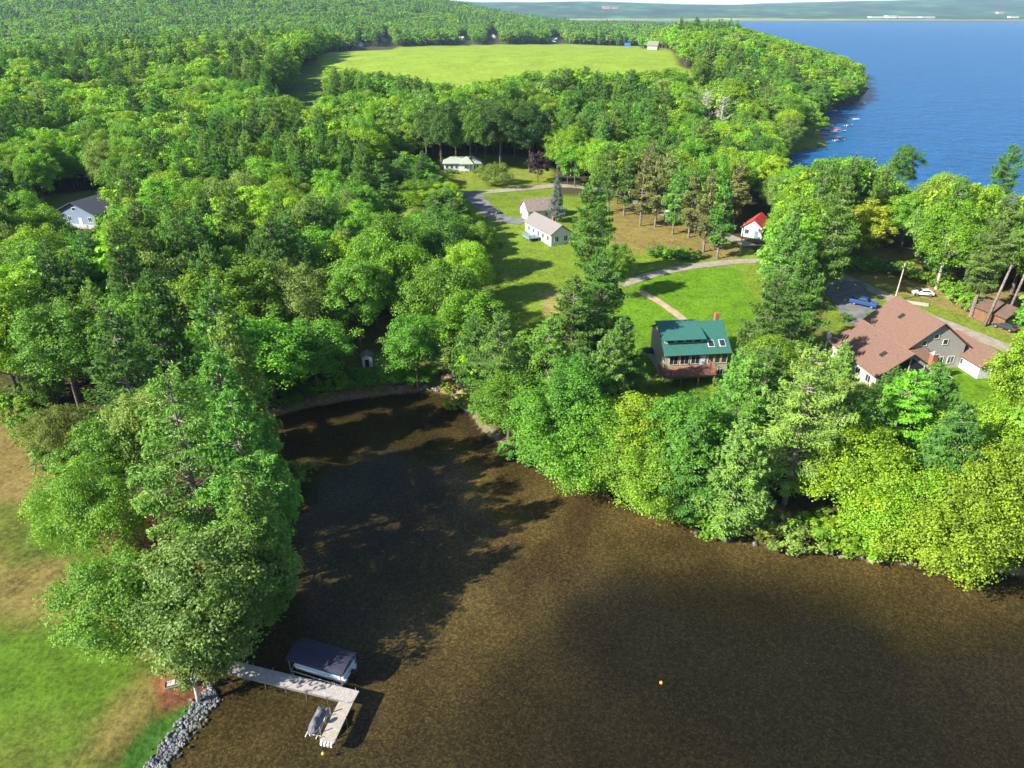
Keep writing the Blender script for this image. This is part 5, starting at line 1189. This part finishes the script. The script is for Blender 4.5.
# ---- shrubs, boulders, rocks
def shrub(px, py, r, hgt, tone, lab, k=0, water=False):
    x, y = GT(px, py, hgt*.4); pr = SHRUB[k]; R0, zc0, rz0 = pr[2]
    return plant(x, y, hz(x, y)-.1, hgt/(zc0+rz0), r/R0, rg.uniform(0, 6), pr, tone, 'shrub', lab, 'shrub', 'shrubs and bushes', ('foliage', 'stem'))
shrub(460, 402, 2.6, 2.2, LIME, 'bright yellow-green bush beside the plank landing at the top of the cove')
shrub(474, 400, 1.6, 1.6, BRIGHT, 'small green bush behind the plank landing')
shrub(447, 388, 1.6, 1.6, OLIVE, 'olive bush at the right end of the beach')
sh_spec = [(318, 388, MID), (338, 383, BRIGHT), (356, 380, DEEP), (375, 378, MID), (392, 376, LIME), (408, 376, BRIGHT), (424, 374, MID), (300, 393, DEEP), (283, 398, MID)]
for j, (a, b_, t) in enumerate(sh_spec): shrub(a, b_, 2.4+.4*(j % 3), 2.0+.5*(j % 2), t, f'{TONE[t]} bush above the beach, {ORD[j+1] if j < 7 else ("second from the left end" if j == 7 else "at the left end")}{" from the dark left group" if j < 7 else ""}', j % 2)
for j, (a, b_, t) in enumerate([(655, 252, DEEP), (664, 253, MID), (673, 254, BRIGHT), (681, 254, LIME), (690, 255, MID)]):
    shrub(a, b_, 2.4, 2.6, t, f'{TONE[t]} bush along the gravel drive, {["leftmost", "second", "third", "fourth", "rightmost"][j]} of five from the left', j % 2)
for j, (a, b_, t) in enumerate([(672, 503, YELLOW), (688, 509, LIME), (704, 514, BRIGHT), (718, 517, MID), (760, 526, OLIVE), (780, 530, PALE), (812, 532, BRIGHT), (838, 536, LIME), (860, 540, LIME), (884, 546, BRIGHT), (650, 496, DEEP), (560, 458, MID), (520, 450, DEEP)]):
    shrub(a, b_, 2.9+.5*(j % 3), 3.2, t, f'{TONE[t]} waterside bush on the right bank, {["leftmost of the sunny row", "second in the sunny row", "third in the sunny row", "fourth in the sunny row", "left of the pale one", "between rocks", "near the rocky shore", "on the rocky shore", "right part of the rocky shore", "far right before the overhanging tree", "left of the yellow bush", "near the head of the right bank", "closest to the plank landing"][j]}', j % 2)
for j, (a, b_, t) in enumerate([(846, 318, DEEP), (873, 316, MID), (884, 316, BRIGHT), (893, 312, MID), (930, 372, DEEP), (498, 245, OLIVE), (523, 214, DEEP), (448, 171, DEEP), (454, 172, DEEP), (476, 171, DEEP), (745, 333, DARK)]):
    shrub(a, b_, 1.5, 1.6, t, ['dark bush at the left edge of the asphalt drive', 'bush right behind the blue pickup', 'bright bush between the pickup and the gravel road', 'bush nearest the foot of the leaning utility pole', 'clipped bush by the chimney of the brown house', 'olive bush on the lawn left of the blue deck',
        'bush at the left wall of the white outbuilding', 'left foundation bush of the ranch house', 'second foundation bush of the ranch house', 'right foundation bush of the ranch house', 'dark bush on the lawn right of the green-roofed house'][j], j % 2)
for j, (a, b_, t) in enumerate([(4, 408, LIME), (17, 414, OLIVE), (28, 424, MID), (38, 438, OLIVE), (48, 452, MID), (60, 462, PALE), (10, 396, MID), (30, 404, BRIGHT)]):
    shrub(a, b_, 2.6, 3.2, t, f'{TONE[t]} bush at the upper edge of the left lawn, {["at the very left", "second from left", "third from left", "fourth from left", "fifth from left", "nearest the olive tree", "behind the very left one", "behind the third one"][j]}', j % 2)
for j, (a, b_, t) in enumerate([(838, 262, MID), (856, 264, BRIGHT), (874, 266, MID), (892, 268, DEEP), (910, 272, BRIGHT), (930, 279, LIME), (946, 285, MID), (962, 296, BRIGHT), (976, 306, LIME)]):
    shrub(a, b_, 3.0, 3.6, t, f'{TONE[t]} bush along the far side of the gravel road yard, {"leftmost" if j == 0 else ORD[j+1]+" from left"}', j % 2)
M_ROCK = mat('grey_rock', (.24, .245, .26), .9, rgb2=(.08, .085, .095), scale=.9, bump=.3)
M_ROCKB = mat('brown_rock', (.30, .25, .20), .9, rgb2=(.15, .12, .10), scale=.9, bump=.3)
def rockmesh(seed):
    m_ = MB(); m_.ball((0, 0, 0), 1, 7, 5, .7, seed, .5); return m_.mesh('boulder', M_ROCK if seed % 2 else M_ROCKB)
RK = [rockmesh(i) for i in range(6)]
# rock bank by the dock: countless stones, one heap
mb = MB(); rr_ = random.Random(9)
for (a, b_) in zip([(150, 772), (160, 757), (172, 741), (185, 724), (198, 708), (207, 697)], [(160, 757), (172, 741), (185, 724), (198, 708), (207, 697), (214, 688)]):
    p, q = G0(*a, .5), G0(*b_, .5)
    for i in range(150):
        t = rr_.random(); off = rr_.gauss(0, .6); x = p[0]+(q[0]-p[0])*t+off*.75; y = p[1]+(q[1]-p[1])*t+off*-.55
        r = rr_.uniform(.08, .25); mb.M = Matrix.Translation((x, y, max(hz(x, y), -.35)+r*.35)) @ Matrix.Rotation(rr_.uniform(0, 6), 4, (rr_.random(), rr_.random(), 1)) @ Matrix.Diagonal((1, rr_.uniform(.6, 1), rr_.uniform(.5, .9), 1))
        mb.ball((0, 0, 0), r, 6, 4, 1, i, .45)
rp_ = mb.build('riprap', M_ROCK); rp_['kind'] = 'stuff'; rp_['label'] = 'grey broken stones heaped along the bank below the dock'; rp_['category'] = 'rocks'
def boulder(px, py, r, j, lab, gp):
    x, y = G0(px, py, .2); o = bpy.data.objects.new('boulder', RK[j % 6]); col.objects.link(o); o.location = (x, y, max(hz(x, y), -.3)+r*.2); o.scale = (r, r*.8, r*.75); o.rotation_euler = (0, 0, j*1.3)
    tag(o, lab, 'boulder', gp)
for j in range(46):
    t = (j+.5*rr_.random())/46; a = 690+t*230; b_ = 530+t*34+rr_.uniform(-2, 3); boulder(a, b_, rr_.uniform(.18, .55), j, f'{"leftmost" if j == 0 else ORD[j+1]+" from left"} of the grey boulders lining the rocky right bank', 'boulders along the right bank')
for j in range(14): boulder(385+j*4+rr_.uniform(-1, 1), 391-rr_.uniform(1, 5), rr_.uniform(.3, .75), j, f'{"leftmost" if j == 0 else ORD[j+1]+" from left"} of the rounded boulders at the back of the beach', 'boulders along the beach')
for j, (a, b_) in enumerate([(573, 468), (556, 459), (582, 470), (566, 462)]): boulder(a, b_, .45, j, ['third', 'second', 'rightmost', 'leftmost'][0 if j == 0 else (3 if j == 1 else (2 if j == 2 else 1))]+' of the half-shaded boulders under leaves at the inner bank', 'boulders along the upper right bank')
# leaning pale trunk and fallen limbs
def log(name, pts_, rad, lab, cat, m=M_BIRCH): o = MB().tube(pts_, rad, 7).build(name, m, smooth=True); return tag(o, lab, cat)
x, y = G0(198, 700, .6); log('leaning_trunk', [(x, y, -.1), (x-.1, y+.3, 1.6), (x-.5, y+1.0, 4.2)], [.24, .2, .14], 'pale leaning trunk at the head of the rock bank', 'tree trunk')
x, y = G0(255, 612, .8); log('dead_limb', [(x-.8, y-.8, .6), (x, y, 1.0), (x+1.2, y+1.3, 1.5)], [.12, .09, .03], 'bare pale dead limb reaching over the water above the boat lift', 'dead limb')
for (a, b_, h_, lab) in ((10, 192, 12, 'left pale bare birch trunk by the yellow patch at the far left'), (16, 192, 10, 'right pale bare birch trunk by the yellow patch at the far left')):
    x, y = GT(a, b_); log('birch_trunk', [(x, y, hz(x, y)-.3), (x-1.2, y, hz(x, y)+h_)], [.3, .12], lab, 'tree trunk')
for (a, b_, h_, lab) in ((908, 300, 0, ''),):
    pass
for (a, b_, dx_, lab) in ((984, 327, 1.9, 'tall pale pine trunk leaning right, beside the gravel road at the right edge'), (1004, 322, 1.6, 'thick pale pine trunk beside the brown cabin')):
    x, y = GT(a, b_); log('bare_snag', [(x, y, hz(x, y)-.3), (x+dx_, y+.5, hz(x, y)+13)], [.38, .2], lab, 'tree trunk', M_BARKP)

# ------------------------------------------------------------------ the air
hm = bpy.data.materials.new('haze'); hm.use_nodes = True; nt = hm.node_tree; nt.nodes.clear()
pv = nt.nodes.new('ShaderNodeVolumePrincipled'); pv.inputs['Color'].default_value = (.50, .72, 1, 1); pv.inputs['Density'].default_value = 4.8e-5; pv.inputs['Anisotropy'].default_value = .0
ou = nt.nodes.new('ShaderNodeOutputMaterial'); nt.links.new(pv.outputs[0], ou.inputs['Volume'])
hb = MB().box(-12000, -2000, float(GZ.min())-1.5, 12000, 15500, 330).build('haze', hm); hb['kind'] = 'stuff'; hb['label'] = 'thin bluish summer haze over the far woods and hills'; hb['category'] = 'haze'
